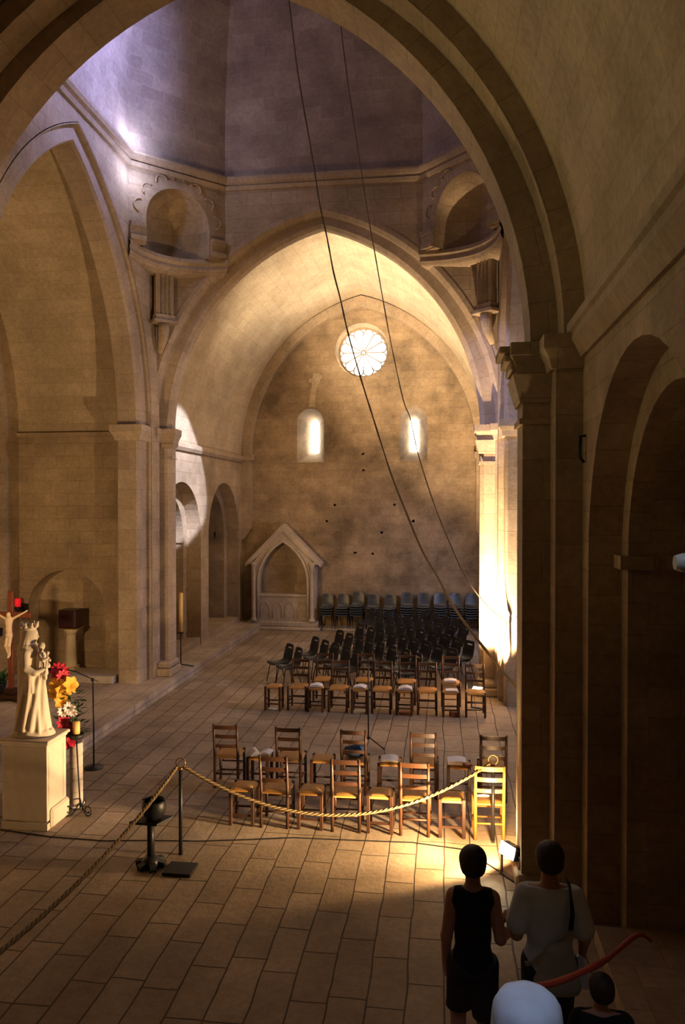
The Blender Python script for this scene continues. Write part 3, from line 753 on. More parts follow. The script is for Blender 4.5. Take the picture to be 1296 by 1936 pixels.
# papers and booklets
def sheet(x,y,z,w,d,rz,label,name='leaflet',mat='paper',t=.012,cat='leaflet',group=None,fold=.03):
    m=MB(); n=8
    top=[[(-w/2+w*j/n,-d/2+d*i/2,t+fold*abs(math.sin(PI*j/n))*(.5+.5*(j/n))) for j in range(n+1)] for i in range(3)]
    m.grid(top,None,True)
    m.grid([[(-w/2,-d/2,0),(w/2,-d/2,0)],[(-w/2,d/2,0),(w/2,d/2,0)]],None,False)
    for i in (0,2):
        r=top[i]; o=[m.vert((p[0],p[1],0)) for p in r]; q=[m.vert(p) for p in r]
        for j in range(n): m.face((o[j],o[j+1],q[j+1],q[j]))
    for j in (0,n):
        y0,y1=-d/2,d/2; m.face([m.vert(p) for p in ((top[0][j][0],y0,0),(top[0][j][0],y1,0),top[2][j],top[0][j])])
    o=m.build(name,M[mat],None,(x,y,z),rz); return tag(o,label,cat,group)
TS=.474
sheet(-.07,10.24,TS,.15,.2,.5,'white sheet standing askew on the left stool of the second row',fold=.07)
sheet(.09,10.30,TS,.15,.18,-.1,'pinkish white sheet beside the askew sheet on the left stool')
sheet(1.83,10.27,TS,.23,.24,.03,'bright white booklet lying open on the third stool of the second row','booklet',cat='booklet',fold=.03)
sheet(2.74,10.27,TS,.25,.22,.04,'white sheaf of papers on the dark stool of the second row','paper_stack',t=.035,cat='papers',fold=.02)
sheet(2.87,10.17,TS,.10,.15,.5,'brown-covered book slid off the paper sheaf on the dark stool','book','bookred',t=.03,cat='book',fold=.0)
sheet(.14,14.22,TS,.24,.22,.1,'white leaflet on the second stool of the far group',fold=.04)
sheet(.985,14.22,TS,.24,.22,-.08,'white leaflet on the middle stool of the far group',fold=.04)
sheet(1.85,14.22,TS,.26,.22,.03,'large pale leaflet on the fourth stool of the far group',fold=.05)
sheet(2.72,14.2,TS,.22,.18,.1,'thin grey sheet on the right stool of the far group',fold=.01)
sheet(2.70,14.93,.469,.24,.2,0,'white booklet on the rightmost back chair of the far group','booklet',t=.03,cat='booklet',fold=.02)
sheet(-.68,14.2,0.002,.2,.14,.2,'white leaflet on the floor under the leftmost far stool')
sheet(.99,14.18,0.002,.24,.16,.0,'tan cardboard folder on the floor under the middle far stool','folder','fixture',t=.04,cat='folder',fold=0)
sheet(1.86,14.18,0.002,.24,.15,.05,'brown book on the floor under the fourth far stool','book','bookred',t=.05,cat='book',fold=0)
sheet(2.77,14.16,0.002,.16,.14,.3,'dark red book on the floor under the right far stool','book','bookred',t=.09,cat='book',fold=0)
sheet(3.02,9.2,.469,.2,.17,.1,'pale blue leaflet on the seat of the honey-lit chair',fold=.02)
S=SDF((-.25,-.2,-.02),(.25,.2,.3),.012); S.ell((0,0,.07),(.17,.13,.07)); S.ell((.05,.01,.12),(.1,.09,.05)); S.cap((-.12,0,.1),(.12,.02,.13),.03); S.clip(2,0)
o=S.mesh('bag',M['blue']); o.location=(1.35,10.34,.469); tag(o,'dark blue cloth bag slumped on a chair of the second row','bag')

# black moulded-plastic chairs
def plastic_chair(mat,label,group):
    r=empty('plastic_chair',(0,0,0),label,'chair',0,group)
    prof=[(.235,.415,.19),(.225,.437,.20),(.12,.428,.205),(0,.418,.205),(-.10,.420,.20),(-.165,.445,.19),(-.195,.50,.185),(-.215,.58,.185),(-.236,.665,.181),(-.25,.722,.174),(-.257,.750,.169),(-.264,.775,.162),(-.272,.805,.145),(-.276,.818,.12)]
    m=MB(); n=8; T=.012
    def pt(i,j,t):
        y,z,w=prof[i]; u=2*j/n-1; c=.022*(u*u)
        back=min(1,max(0,(z-.44)/.08))
        return (u*w,y+c*back*.9-t*back,z+c*(1-back)-t*(1-back))
    up=[[pt(i,j,0) for j in range(n+1)] for i in range(len(prof))]; dn=[[pt(i,j,T) for j in range(n+1)] for i in range(len(prof))]
    hole=lambda i,j:(i==9 and j in (2,3,4,5))
    m.grid(up,None,True,hole); m.grid([q[::-1] for q in dn],None,True,lambda i,j:(i==9 and j in (2,3,4,5)))
    k=len(prof)
    edge=[(0,j) for j in range(n+1)]+[(i,n) for i in range(1,k)]+[(k-1,j) for j in range(n-1,-1,-1)]+[(i,0) for i in range(k-2,0,-1)]
    for a,b in zip(edge,edge[1:]+edge[:1]):
        m.face([m.vert(p) for p in (up[a[0]][a[1]],dn[a[0]][a[1]],dn[b[0]][b[1]],up[b[0]][b[1]])])
    hl=[(9,2),(9,3),(9,4),(9,5),(9,6),(10,6),(10,5),(10,4),(10,3),(10,2)]
    for a,b in zip(hl,hl[1:]+hl[:1]): m.face([m.vert(p) for p in (up[a[0]][a[1]],up[b[0]][b[1]],dn[b[0]][b[1]],dn[a[0]][a[1]])])
    m.build('shell',M[mat],r)
    for sx in (-1,1):
        m=MB(); m.tube([(sx*.16,.16,.415),(sx*.185,.20,.2),(sx*.205,.235,0)],.011,6); m.build('leg',M['blackmetal'],r)
        m=MB(); m.tube([(sx*.16,-.10,.415),(sx*.185,-.16,.2),(sx*.205,-.22,0)],.011,6); m.build('leg',M['blackmetal'],r)
    m=MB()
    for sx in (-1,1): m.tube([(sx*.16,.17,.408),(sx*.16,-.12,.408)],.011,6)
    m.tube([(-.16,.0,.406),(.16,.0,.406)],.011,6); m.build('frame',M['blackmetal'],r)
    return r
PB=plastic_chair('plastic','black plastic chair','black chairs turned to the dais')
PG=plastic_chair('greyplastic','grey plastic chair','stacked chairs along the far wall')
used={'b':0,'g':0}
def put_plastic(k,x,y,z,rz,label,group):
    src=PB if k=='b' else PG
    o=src if not used[k] else copy_tree(src); used[k]=1
    o.location=(x,y,z); o.rotation_euler.z=rz; tag(o,label,None,group)
    if 'drop' in o: del o['drop']
    return o
SX=[-1.06,-.56,-.09,.40,.92,1.45,1.96,2.47,2.93,3.42]
for i,x in enumerate(SX):
    n=(4,4,5,4,4,5,5,5,5,5)[i]
    yy=23.28+random.uniform(-.03,.03); rz=PI+random.uniform(-.06,.06)
    for q in range(n):
        nm='topmost' if q==n-1 else ('bottom' if q==0 else '%s up'%ORD[q])
        sd='%s stack from the left'%ORD[i] if i<5 else ('%s stack from the right'%ORD[9-i])
        put_plastic('g',x,yy-.012*q,.07+.075*q-.0,rz,'grey plastic chair, %s of the %s'%(nm,sd),'stacked chairs along the far wall')
# rows turned towards the dais
fa=math.radians(128)        # facing direction, measured from +Y anticlockwise seen from above
rowdir=Vector((.62,-.785)); nxt=Vector((.43,.97))
cnt=0; start=Vector((-1.04,16.38))
def okpos(p):
    if p.x>3.02 or p.y>22.35 or p.x<-1.2: return False
    if p.y<15.72: return False
    if p.x>2.75 and p.y<16.7: return False
    return True
RN=['front','second','third','fourth','fifth','sixth','seventh']
for rix in range(7):
    base=start+nxt*rix; k=0
    for q in range(-5,14):
        if q<0 and rix<5: continue
        p=base+rowdir*(.465*q)
        if not okpos(p): continue
        if cnt>=70: continue
        put_plastic('b',p.x+random.uniform(-.02,.02),p.y+random.uniform(-.02,.02),0,fa+random.uniform(-.06,.06)-PI*0,
            'black plastic chair, %s from the far end of the %s slanting row'%(ORD[min(k,11)],RN[rix]),'black chairs turned to the dais')
        k+=1; cnt+=1

# ------------------------------------------------------------------ wall tomb
T=empty('wall_tomb',(-2.44,23.16,0),'gabled stone wall tomb with a pointed recess against the far wall','tomb')
def tp(name,mb,mat='pale'): return mb.build(name,M[mat],T)
hw=1.06
m=MB(); m.box(-1.2,1.2,-.18,.52,0,.10,bev=.02); m.box(-1.14,1.14,-.10,.52,.10,.26,bev=.03); tp('plinth',m)
pa=parc(.80,1.45,2.78,18)
g=[(-1.02,.26),(-.80,.26)]+[(u,z-0) for u,z in pa]+[(.80,.26),(1.02,.26),(1.02,2.06),(0,3.16),(-1.02,2.06)]
m=MB(); m.prism([g],(0,0,0),(1,0,0),(0,0,1),(0,1,0),0,.52); tp('front_wall',m)
m=MB()
for s in (-1,1):
    a=[(s*1.20,1.98),(s*1.22,2.08),(0,3.32),(0,3.10)] ; a=a if s>0 else a[::-1]
    m.prism([a],(0,0,0),(1,0,0),(0,0,1),(0,1,0),-.05,.52)
    m.bar((s*1.10,-.02,2.06),(0,-.02,3.12),.05,.05)
tp('gable_roof',m)
m=MB()
path=[(-.80,.26)]+pa+[(.80,.26)]
m.tube([(u,-.03,z) for u,z in path],.045,8); m.tube([(u*1.11,-.01,z+.06*(z>1.5)) for u,z in path],.028,8); tp('arch_moulding',m)
for s in (-1,1):
    m=MB(); m.lathe([(.12,0),(.12,.06),(.085,.1),(.065,.14),(.062,1.68),(.08,1.72),(.11,1.80),(.11,1.86)],(s*.93,-.04,.26),16); tp('column',m)
m=MB(); m.box(-.8,.8,.0+.10,.52,.26,1.02); m.box(-.82,.82,.04,.52,1.02,1.10,bev=.02)
for i in range(4):
    c=-.6+.4*i; aa=parc(.15,.62,.86,8)
    m.tube([(c-.15,.09,.34)]+[(c+u,.09,z) for u,z in aa]+[(c+.15,.09,.34)],.016,6)
tp('chest',m)
bp_=parc(.83,1.45,2.82,14)
m=MB(); m.prism([[(-.83,1.08)]+bp_+[(.83,1.08)]],(0,0,0),(1,0,0),(0,0,1),(0,1,0),.44,.53); tp('back_panel',m,'wall')

# ------------------------------------------------------------------ niche tabernacle, slab, candle, cross
o=MB(); o.box(-5.40,-4.28,14.86,15.62,.2,.36,bev=.02); tag(o.build('stone_slab',M['pale']),'low stone step slab lying before the choir niche','slab')
T2=empty('tabernacle_pillar',(-5.68,15.78,.2),'slender white stone pillar in the choir niche bearing a dark box','pillar')
m=MB(); m.lathe([(.24,0),(.24,.07),(.19,.10),(.19,.16)],(0,0,0),8,False); m.build('base',M['statue'],T2)
m=MB(); m.lathe([(.15,.16),(.13,.2),(.105,.85),(.10,.88)],(0,0,0),12); m.build('shaft',M['statue'],T2)
m=MB(); m.lathe([(.11,.86),(.13,.92),(.17,.97),(.17,1.0)],(0,0,0),12); m.build('capital',M['statue'],T2)
T3=empty('tabernacle',(-5.68,15.78,1.2),'dark red box tabernacle on the white pillar','tabernacle')
m=MB(); m.box(-.20,.20,-.19,.19,.02,.42,bev=.012); tb=m.build('body',M['tab'],T3)
m=MB(); m.box(-.17,.17,-.202,-.188,.05,.39,bev=.006); m.build('door',M['tab'],tb)
m=MB(); m.box(-.22,.22,-.21,.21,0,.02); m.build('base_rim',M['gold'],T3)
K=empty('paschal_candle',(-3.47,16.72,.2),'tall yellow paschal candle on a thin black stand by the chapel','candle')
m=MB(); m.lathe([(.052,.80),(.052,1.70),(.02,1.715)],(0,0,0),16); m.build('candle',M['wax'],K)
m=MB(); m.tube([(0,0,.02),(0,0,.78)],.014,8); m.lathe([(.02,.76),(.07,.78),(.07,.80)],(0,0,0),12); m.build('stem',M['blackmetal'],K)
for a in (0,2.1,4.2):
    m=MB(); m.tube([(0,0,.05),(.15*math.cos(a),.15*math.sin(a),.035),(.30*math.cos(a),.30*math.sin(a),.015)],.013,6); m.build('foot',M['blackmetal'],K)
X=empty('standing_crucifix',(-5.66,13.4,.2),'tall red-brown wooden crucifix standing on the dais at far left','crucifix')
m=MB(); m.box(-.05,.05,-.03,.03,.12,2.10,bev=.008); m.box(-.42,.42,-.032,.032,1.60,1.70,bev=.008); m.build('cross',M['crosswood'],X)
m=MB(); m.box(-.20,.20,-.16,.16,.06,.13,bev=.01); m.box(-.10,.10,-.09,.09,.13,.24,bev=.01)
m.bar((-.34,-.2,.03),(.34,.2,.03),.07,.06); m.bar((-.34,.2,.03),(.34,-.2,.03),.07,.06); m.build('base',M['wood'],X)
S=SDF((-.4,-.2,-.75),(.4,.1,.35),.011)
S.chain([(0,-.06,.02),(0,-.075,-.14),(.01,-.06,-.26)],[.060,.052,.055],.02,(1.1,.8,1))
S.cap((0,-.06,.04),(0,-.075,-.02),.075,.06,.02,(1.1,.7,1)); S.ell((.015,-.10,.14),(.042,.045,.056),.015)
for s in (-1,1):
    S.chain([(s*.07,-.06,.06),(s*.2,-.06,.13),(s*.33,-.045,.20)],[.026,.021,.017],.015); S.ell((s*.355,-.045,.215),(.022,.015,.02),.01)
    S.chain([(s*.03,-.065,-.28),(s*.035,-.12,-.45),(s*.012,-.06,-.62)],[.036,.030,.02],.012); S.cap((s*.012,-.06,-.62),(s*.012,-.10,-.68),.018,.015,.01)
S.ell((0,-.07,-.25),(.068,.055,.055),.01)
c=S.mesh('figure',M['ivory'],X); c.location=(0,0,1.52)
R1=empty('sanctuary_lamp',(-6.80,15.53,1.58),'small glowing red sanctuary lamp on a wall bracket at far left','lamp')
M['redglow']=emit('red_lamp_glass',(.8,.01,.02),.6)
m=MB(); m.lathe([(.05,.10),(.065,.16),(.065,.27),(.05,.29)],(0,0,0),14); m.build('glass',M['redglow'],R1)
m=MB(); m.lathe([(.03,0),(.07,.04),(.07,.10),(.05,.11)],(0,0,0),12); m.bar((0,0,.03),(0,.30,.03),.03,.03); m.box(-.08,.08,.28,.30,-.06,.14); m.build('bracket',M['iron'],R1)
P1=empty('potted_plant',(-6.15,13.75,.2),'green leafy plant low on the dais behind the crucifix','plant')
m=MB(); m.lathe([(.11,0),(.15,.22),(.16,.24)],(0,0,0),14); m.build('pot',M['iron'],P1)
m=MB()
for i in range(60):
    a=random.uniform(0,2*PI); r=random.uniform(.1,.38); z=.22+random.uniform(.02,.26); b=Vector((.06*math.cos(a),.06*math.sin(a),.2)); t=Vector((r*math.cos(a),r*math.sin(a),z)); sd=Vector((-math.sin(a),math.cos(a),.2))*.035; mid=(b+t)/2+Vector((0,0,.06))
    ids=[m.vert(p) for p in (b,mid+sd,t,mid-sd)]; m.face(ids,None,True)
m.build('foliage',M['leaf'],P1)
BX=empty('loudspeaker',(-7.18,15.20,1.08),'small black loudspeaker box on a wall bracket beyond the crucifix','loudspeaker')
m=MB(); m.box(-.16,.16,-.10,.10,0,.18,bev=.01); cb_=m.build('cabinet',M['blackmetal'],BX)
m=MB(); m.box(-.14,.14,-.112,-.10,.02,.16); m.build('grille',M['iron'],cb_)
m=MB(); m.bar((0,.10,.09),(0,.145,.09),.05,.05); m.build('bracket',M['iron'],BX)

# ------------------------------------------------------------------ statue group at left
PD=empty('pedestal',(-2.52,8.78,0),'square pale stone pedestal with moulded foot and cap at left','pedestal')
m=MB(); m.box(-.295,.295,-.235,.235,.10,1.03,bev=.006); di_=m.build('die',M['statue'],PD)
m=MB(); m.box(-.30,.30,-.245,.245,0,.08); m.box(.28,.335,-.18,.26,.0,.24,bev=.04); m.build('foot_moulding',M['statue'],PD)
m=MB(); m.box(-.31,.31,-.25,.25,1.03,1.06,bev=.01); m.box(-.335,.335,-.275,.275,1.06,1.10,bev=.012); m.build('cap',M['statue'],PD)
m=MB(); m.box(.296,.30,-.20,-.19,.28,.95); m.box(.296,.30,.15,.16,.28,.95); m.build('panel_edge',M['statue'],di_)
VS=empty('virgin_statue',(-2.53,8.78,1.10),'pale carved statue of a crowned veiled mother holding a child','statue')
S=SDF((-.38,-.34,-.03),(.40,.34,1.55),.011)
S.robe([0,.03,.07],[(0,0)]*3,[.275,.26,.235],[.215,.2,.18],0,k=.01)
S.robe([.05,.3,.6,.85,1.02],[(.0,0),(.0,0),(-.01,0),(-.03,0),(-.045,0)],[.215,.175,.15,.125,.13],[.19,.165,.145,.12,.115],.085,11,.6,k=.02)
S.robe([.05,.45,.9,1.12],[(-.05,.02),(-.05,.02),(-.06,.01),(-.06,.0)],[.19,.15,.135,.11],[.185,.16,.14,.12],.05,7,2.0,k=.02)      # mantle at the back
S.ell((-.05,0,1.02),(.13,.125,.11),.03)
S.cap((-.045,0,1.08),(-.035,0,1.18),.06,.05,.02)
S.ell((-.015,-.0,1.235),(.072,.070,.095),.012); S.ell((-.05,0,1.245),(.092,.092,.115),.02)     # head under veil
S.robe([.98,1.1,1.2,1.3],[(-.085,0),(-.08,0),(-.065,0),(-.05,0)],[.105,.10,.085,.06],[.14,.125,.10,.07],.05,13,.4,k=.02)
S.ell((.062,-.0,1.225),(.018,.012,.018),.012); S.ell((.02,-.02,1.19),(.03,.035,.02),.02)
S.chain([(-.03,-.12,1.03),(.0,-.17,.86),(.11,-.15,.80),(.17,-.10,.83)],[.05,.045,.034,.026],.02)     # near arm
S.chain([(-.03,.12,1.03),(.05,.15,.88),(.14,.10,.84)],[.05,.042,.03],.02)
S.cap((.17,-.10,.83),(.20,-.085,.84),.024,.02,.01)
S.robe([.55,.7,.82],[(.03,-.14),(.03,-.14),(.03,-.14)],[.055,.045,.04],[.05,.045,.04],.15,7,1,k=.03)    # sleeve fall
S.cap((.10,-.10,.80),(-.10,-.12,.45),.02,.012,.03); S.cap((.13,-.08,.78),(.06,-.17,.12),.018,.03,.03); S.cap((.05,-.14,.75),(-.03,-.19,.1),.016,.026,.02); S.cap((-.03,-.13,.7),(-.13,-.17,.1),.014,.024,.02); S.cap((.15,.0,.75),(.15,-.08,.1),.018,.03,.03)
body=S.mesh('mother',M['statue'],VS)
S=SDF((-.02,-.22,.7),(.32,.15,1.22),.009)
S.robe([.76,.86,.97,1.04],[(.13,-.04)]*4,[.075,.065,.06,.045],[.075,.07,.06,.05],.08,9,k=.015)
S.cap((.125,-.04,1.03),(.125,-.04,1.07),.03,.025,.015); S.ell((.13,-.04,1.115),(.045,.043,.052),.01); S.ell((.172,-.045,1.11),(.012,.01,.01),.008)
S.chain([(.13,-.09,1.0),(.19,-.11,.95),(.24,-.08,.98)],[.024,.02,.016],.012); S.chain([(.13,.01,1.0),(.18,.03,.94),(.22,.0,.93)],[.024,.02,.016],.012)
S.chain([(.14,-.07,.8),(.20,-.08,.78),(.205,-.08,.72)],[.03,.026,.02],.012)
S.mesh('child',M['statue'],VS)
m=MB(); m.lathe([(.080,1.305),(.088,1.345),(.082,1.345),(.070,1.31)],(-.05,0,0),20)
for i in range(8):
    a=2*PI*i/8; q=(-.05+.085*math.cos(a),.085*math.sin(a)); m.tube([(q[0],q[1],1.34),(q[0]*1.0+.008*math.cos(a),q[1]*1.06,1.372),(q[0]+.012*math.cos(a),q[1]*1.1,1.385)],[.026,.020,.012],6); m.ball((q[0]+.016*math.cos(a),q[1]*1.12,1.392),.017,8)
m.build('crown',M['statue'],body)
m=MB(); m.tube([(.20,-.085,.72),(.235,-.085,1.02)],.012,8); m.ball((.237,-.085,1.04),.024,8); m.build('sceptre',M['statue'],body)

CD=empty('stone_drum_column',(-2.235,9.30,0),'short round column of stone drums standing behind the pedestal','column')
for i in range(5):
    m=MB(); m.lathe([(.078,.004),(.084,.02),(.084,.150),(.078,.166)],(0,0,.16*i+.04),20); m.build('drum',M['pale'],CD)
m=MB(); m.lathe([(.11,0),(.11,.03),(.09,.045)],(0,0,0),20); m.build('base',M['pale'],CD)
FL=empty('flower_arrangement',(-2.30,9.32,.85),'vase of yellow lilies, red and white blooms on the stone column','flowers')
m=MB(); m.lathe([(.05,0),(.075,.05),(.07,.12),(.055,.16),(.075,.20)],(0,0,.0),16); m.build('vase',M['iron'],FL)
m=MB()
for i in range(170):
    a=random.uniform(0,2*PI); z=random.uniform(.08,.72); r=random.uniform(.05,.15); c=Vector((-.06*z+r*math.cos(a),r*math.sin(a),z)); d=Vector((math.cos(a),math.sin(a),random.uniform(-.3,.9))).normalized()*random.uniform(.06,.12); sd=d.cross(Vector((0,0,1)))*.3
    m.face([m.vert(p) for p in (c,c+d*.5+sd,c+d,c+d*.5-sd)],None,True)
for i in range(7):
    a=2*PI*i/7; m.tube([(0,0,.1),(-.04+.05*math.cos(a),.05*math.sin(a),.35),(-.10+.07*math.cos(a),.06*math.sin(a),.6)],.006,5)
m.build('foliage',M['leaf'],FL)
def bloom(c,r,n,mat,name,tilt=(0,0,1),cup=.35):
    m=MB(); t=Vector(tilt).normalized(); x=t.orthogonal().normalized(); y=t.cross(x)
    for i in range(n):
        a=2*PI*i/n; d=x*math.cos(a)+y*math.sin(a); s=y*math.cos(a)-x*math.sin(a); w=r*.42*(6/n if n>6 else 1)
        rows=[]
        for j in range(5):
            q=j/4; ww=w*math.sin(PI*min(.97,q*.85+.1)); p=Vector(c)+d*r*q+t*(r*cup*math.sin(q*PI*.7))
            rows.append([p-s*ww+t*.01,p,p+s*ww+t*.01])
        m.grid(rows,None,True)
    m.ball(c,r*.16,8); return m.build(name,M[mat],FL)
bloom((-.16,-.04,.92),.135,11,'red','red_bloom',(.5,-.6,.5),.1); bloom((-.09,-.08,.87),.10,9,'red','red_bloom',(.7,-.5,.1),.1)
for c,r,t in (((-.15,-.06,.80),.11,(.3,-.8,.4)),((-.08,-.1,.68),.11,(.6,-.7,.2)),((-.17,-.09,.66),.10,(-.1,-.9,.2)),((-.09,-.11,.56),.10,(.5,-.8,.1)),((-.14,-.1,.74),.12,(.1,-.9,.3)),((-.02,-.06,.75),.12,(.8,-.4,.3))): bloom(c,r,6,'yellow','lily_bloom',t,.5)
for c,r in (((.0,-.09,.46),.085),((-.06,-.13,.42),.08),((.03,-.06,.40),.07)): bloom(c,r,10,'white','white_bloom',(.5,-.7,.3),.6)
for c,r in (((-.05,-.13,.28),.10),((-.02,-.12,.20),.10),((-.08,-.12,.14),.09),((.0,-.1,.05),.12),((-.06,-.11,.02),.1)): bloom(c,r,8,'red','red_bloom',(.5,-.8,.2),.3)
CS=empty('iron_candle_stand',(-2.06,9.06,0),'thin wrought iron candle stand with scroll feet by the pedestal','candle stand')
m=MB(); m.tube([(0,0,.08),(-.10,.10,.93)],.010,8); m.build('stem',M['iron'],CS)
m=MB(); m.lathe([(.03,.92),(.085,.95),(.105,1.0),(.09,1.0),(.06,.97)],(-.10,.10,0),14); m.build('drip_pan',M['iron'],CS)
for a in (-.4,1.7,3.8):
    m=MB(); pts=[(.0,0,.16)]
    for i in range(22):
        t=i/21; rr=.10+.10*t if False else 0; ang=-PI*.2+t*PI*2.6; rad=.075*(1-.65*t); cx=.14; cz=.078
        pts.append(((cx+rad*math.sin(ang))*math.cos(a),(cx+rad*math.sin(ang))*math.sin(a),cz-rad*math.cos(ang)))
    m.tube(pts,.009,6); m.build('scroll_foot',M['iron'],CS)
m=MB(); m.lathe([(.045,0),(.045,.17),(.012,.178)],(0,0,0),16); o=m.build('pillar_candle',M['wax'],None,(-2.16,9.16,.985)); tag(o,'short yellow pillar candle on the iron stand','candle')
BM=empty('boom_microphone_stand',(-2.66,10.67,0),'black boom microphone stand with round base on the paving','microphone stand')
m=MB(); m.lathe([(.145,0),(.145,.018),(.05,.03),(.02,.05)],(0,0,0),24); m.build('base',M['blackmetal'],BM)
m=MB(); m.tube([(0,0,.03),(0,0,.7),(-.01,0,1.33)],[.013,.013,.010],8); m.build('pole',M['blackmetal'],BM)
m=MB(); m.tube([(.06,.03,1.30),(-.01,0,1.34),(-.25,-.08,1.47),(-.47,-.16,1.535)],.008,6); m.ball((-.01,0,1.33),.028,8); bo_=m.build('boom',M['blackmetal'],BM)
m=MB(); m.tube([(-.45,-.15,1.53),(-.60,-.20,1.515)],[.018,.024],10); m.build('microphone',M['blackmetal'],bo_)
TM=empty('tripod_microphone_stand',(1.345,12.19,0),'thin black microphone stand on a tripod between the two chair groups','microphone stand')
m=MB(); m.tube([(0,0,.12),(0,0,1.44)],[.012,.009],8); m.build('pole',M['blackmetal'],TM)
for a in (-.35,2.0,3.9):
    m=MB(); m.tube([(0,0,.17),(.28*math.cos(a),.28*math.sin(a),.012)],.011,6); m.ball((.28*math.cos(a),.28*math.sin(a),.016),.018,8); m.build('leg',M['blackmetal'],TM)

# ------------------------------------------------------------------ rope barrier, font stand, cable
def post(x,y,h,label):
    r=empty('barrier_post',(x,y,0),label,'barrier post',0,'rope barrier posts')
    m=MB(); m.tube([(0,0,.02),(0,0,h-.10)],.022,12); m.build('pole',M['blackmetal'],r)
    m=MB(); m.box(-.02,.02,-.02,.02,0,.03); m.build('foot',M['blackmetal'],r)
    m=MB(); m.lathe([(.024,h-.12),(.028,h-.11),(.018,h-.095)],(0,0,0),12); cp=m.build('cap',M['gold'],r)
    m=MB(); m.tube([(.055*math.sin(2*PI*i/20),0,h-.045+.055*math.cos(2*PI*i/20)) for i in range(21)],.006,6,cap=False); m.build('ring',M['gold'],cp)
    return r
post(-.40,8.17,1.09,'left black barrier post with a brass ring, near the bucket stand')
post(3.14,8.95,1.02,'right black barrier post with a brass ring, beside the floodlight')
def rope_thing(name,pts,r,mat,label,cat='rope',twist=True,n=8):
    m=MB(); pts=[Vector(p) for p in pts]; o=0; rows=[]; L=0; uv=[]; prev=None
    for i,p in enumerate(pts):
        t=(pts[min(i+1,len(pts)-1)]-pts[max(i-1,0)]).normalized()
        if prev is None: x=t.orthogonal().normalized()
        else: x=(prev-t*prev.dot(t)).normalized()
        prev=x; y=t.cross(x)
        if i: L+=(p-pts[i-1]).length
        rr=r(i/(len(pts)-1)) if callable(r) else r
        row=[];u=[]
        for k in range(n):
            a=2*PI*k/n; q=rr*(1+(.16*math.cos(2*(a)-L*60) if twist else 0)); row.append(p+(x*math.cos(a)+y*math.sin(a))*q); u.append((L,k/n*.2))
        rows.append(row); uv.append(u)
    m.grid(rows,uv,True,close=True)
    for row in (rows[0],rows[-1]): m.face([m.vert(p) for p in row])
    o=m.build(name,M[mat]); return tag(o,label,cat)
def cat_curve(a,b,sag,n=40):
    a=Vector(a);b=Vector(b); return [a.lerp(b,i/n)-Vector((0,0,sag*4*(i/n)*(1-i/n))) for i in range(n+1)]
rope_thing('barrier_rope',cat_curve((-.36,8.175,1.0),(3.10,8.94,.93),.58,90),.019,'braid','braided golden barrier rope sagging in front of the nearest chairs')
rope_thing('barrier_rope',cat_curve((-.44,8.16,1.0),(-.52,4.2,.95),.17,60),.019,'braid','golden barrier rope running from the left post towards the viewer')
LS=empty('bucket_stand',(-.63,7.86,0),'black stand with a flat shelf and star-shaped foot','stand')
m=MB(); m.tube([(0,0,.08),(0,0,.50)],.04,10); m.build('pole',M['blackmetal'],LS)
m=MB()
for i in range(6):
    a=2*PI*i/6; m.bar((0,0,.06),(.16*math.cos(a),.16*math.sin(a),.03),.07,.06)
m.lathe([(.10,0),(.10,.07),(.05,.12)],(0,0,0),14); m.build('foot',M['blackmetal'],LS)
m=MB(); m.prism([[(-.20,-.11),(.12,-.13),(.22,.11),(-.08,.13)]],(0,0,0),(1,0,0),(0,1,0),(0,0,1),.50,.525); m.build('shelf',M['blackmetal'],LS)
BK=empty('bucket',(-.60,7.88,.525),'rounded black bucket resting on the black stand shelf','bucket')
m=MB(); m.lathe([(.07,0),(.115,.05),(.135,.13),(.125,.19),(.115,.205),(.105,.19),(.115,.13),(.09,.03)],(0,0,0),20); bw_=m.build('bowl',M['blackmetal'],BK)
m=MB(); m.tube([(.13*math.cos(PI*i/10),0,.19+.03*math.sin(PI*i/10)) for i in range(11)],.007,6); m.build('handle',M['iron'],bw_)
o=MB(); o.box(-.43,-.11,7.66,7.94,0,.035,bev=.008); tag(o.build('floor_plate',M['iron']),'flat dark rectangular plate on the floor by the left barrier post','plate')
rope_thing('floor_cable',[(x,y,.009) for x,y in ((-3.4,8.62),(-2.9,8.50),(-2.1,8.38),(-1.4,8.36),(-.9,8.44),(-.3,8.50),(.3,8.62),(.8,8.74),(1.4,8.76),(2.2,8.80),(2.8,8.70),(3.22,8.16))],.007,'blackmetal','thin black cable snaking across the paving to the floodlight','cable',False)

# ------------------------------------------------------------------ floodlights and fittings
M['lampface']=emit('floodlight_glass',(1,.93,.72),60)
M['lampface2']=emit('floodlight_glass_far',(1,.88,.66),40)
def flood(loc,aim,label,mat,sc=1.0,lift=0.0):
    r=empty('floodlight',loc,label,'floodlight',0,'portable floodlights'); d=Vector(aim).normalized(); rz=math.atan2(-d.x,d.y); el=math.asin(d.z)
    r.rotation_euler.z=rz
    R=Matrix.Rotation(el,4,'X')
    def tilt(m):
        m.v=[tuple((R@Vector((p[0],p[1],p[2]-.14)))+Vector((0,0,.14+lift))) for p in m.v]
    m=MB(); m.box(-.10*sc,.10*sc,-.06,.045,.07,.21,bev=.01); tilt(m); hs_=m.build('housing',M['blackmetal'],r)
    m=MB(); m.box(-.092*sc,.092*sc,.046,.052,.078,.202); tilt(m); m.build('glass',M[mat],hs_)
    m=MB(); m.bar((-.12*sc,0,.14+lift),(-.12*sc,0,.01),.02,.02); m.bar((.12*sc,0,.14+lift),(.12*sc,0,.01),.02,.02); m.bar((-.12*sc,0,.01),(.12*sc,0,.01),.06,.02); m.build('bracket',M['blackmetal'],r)
    return r
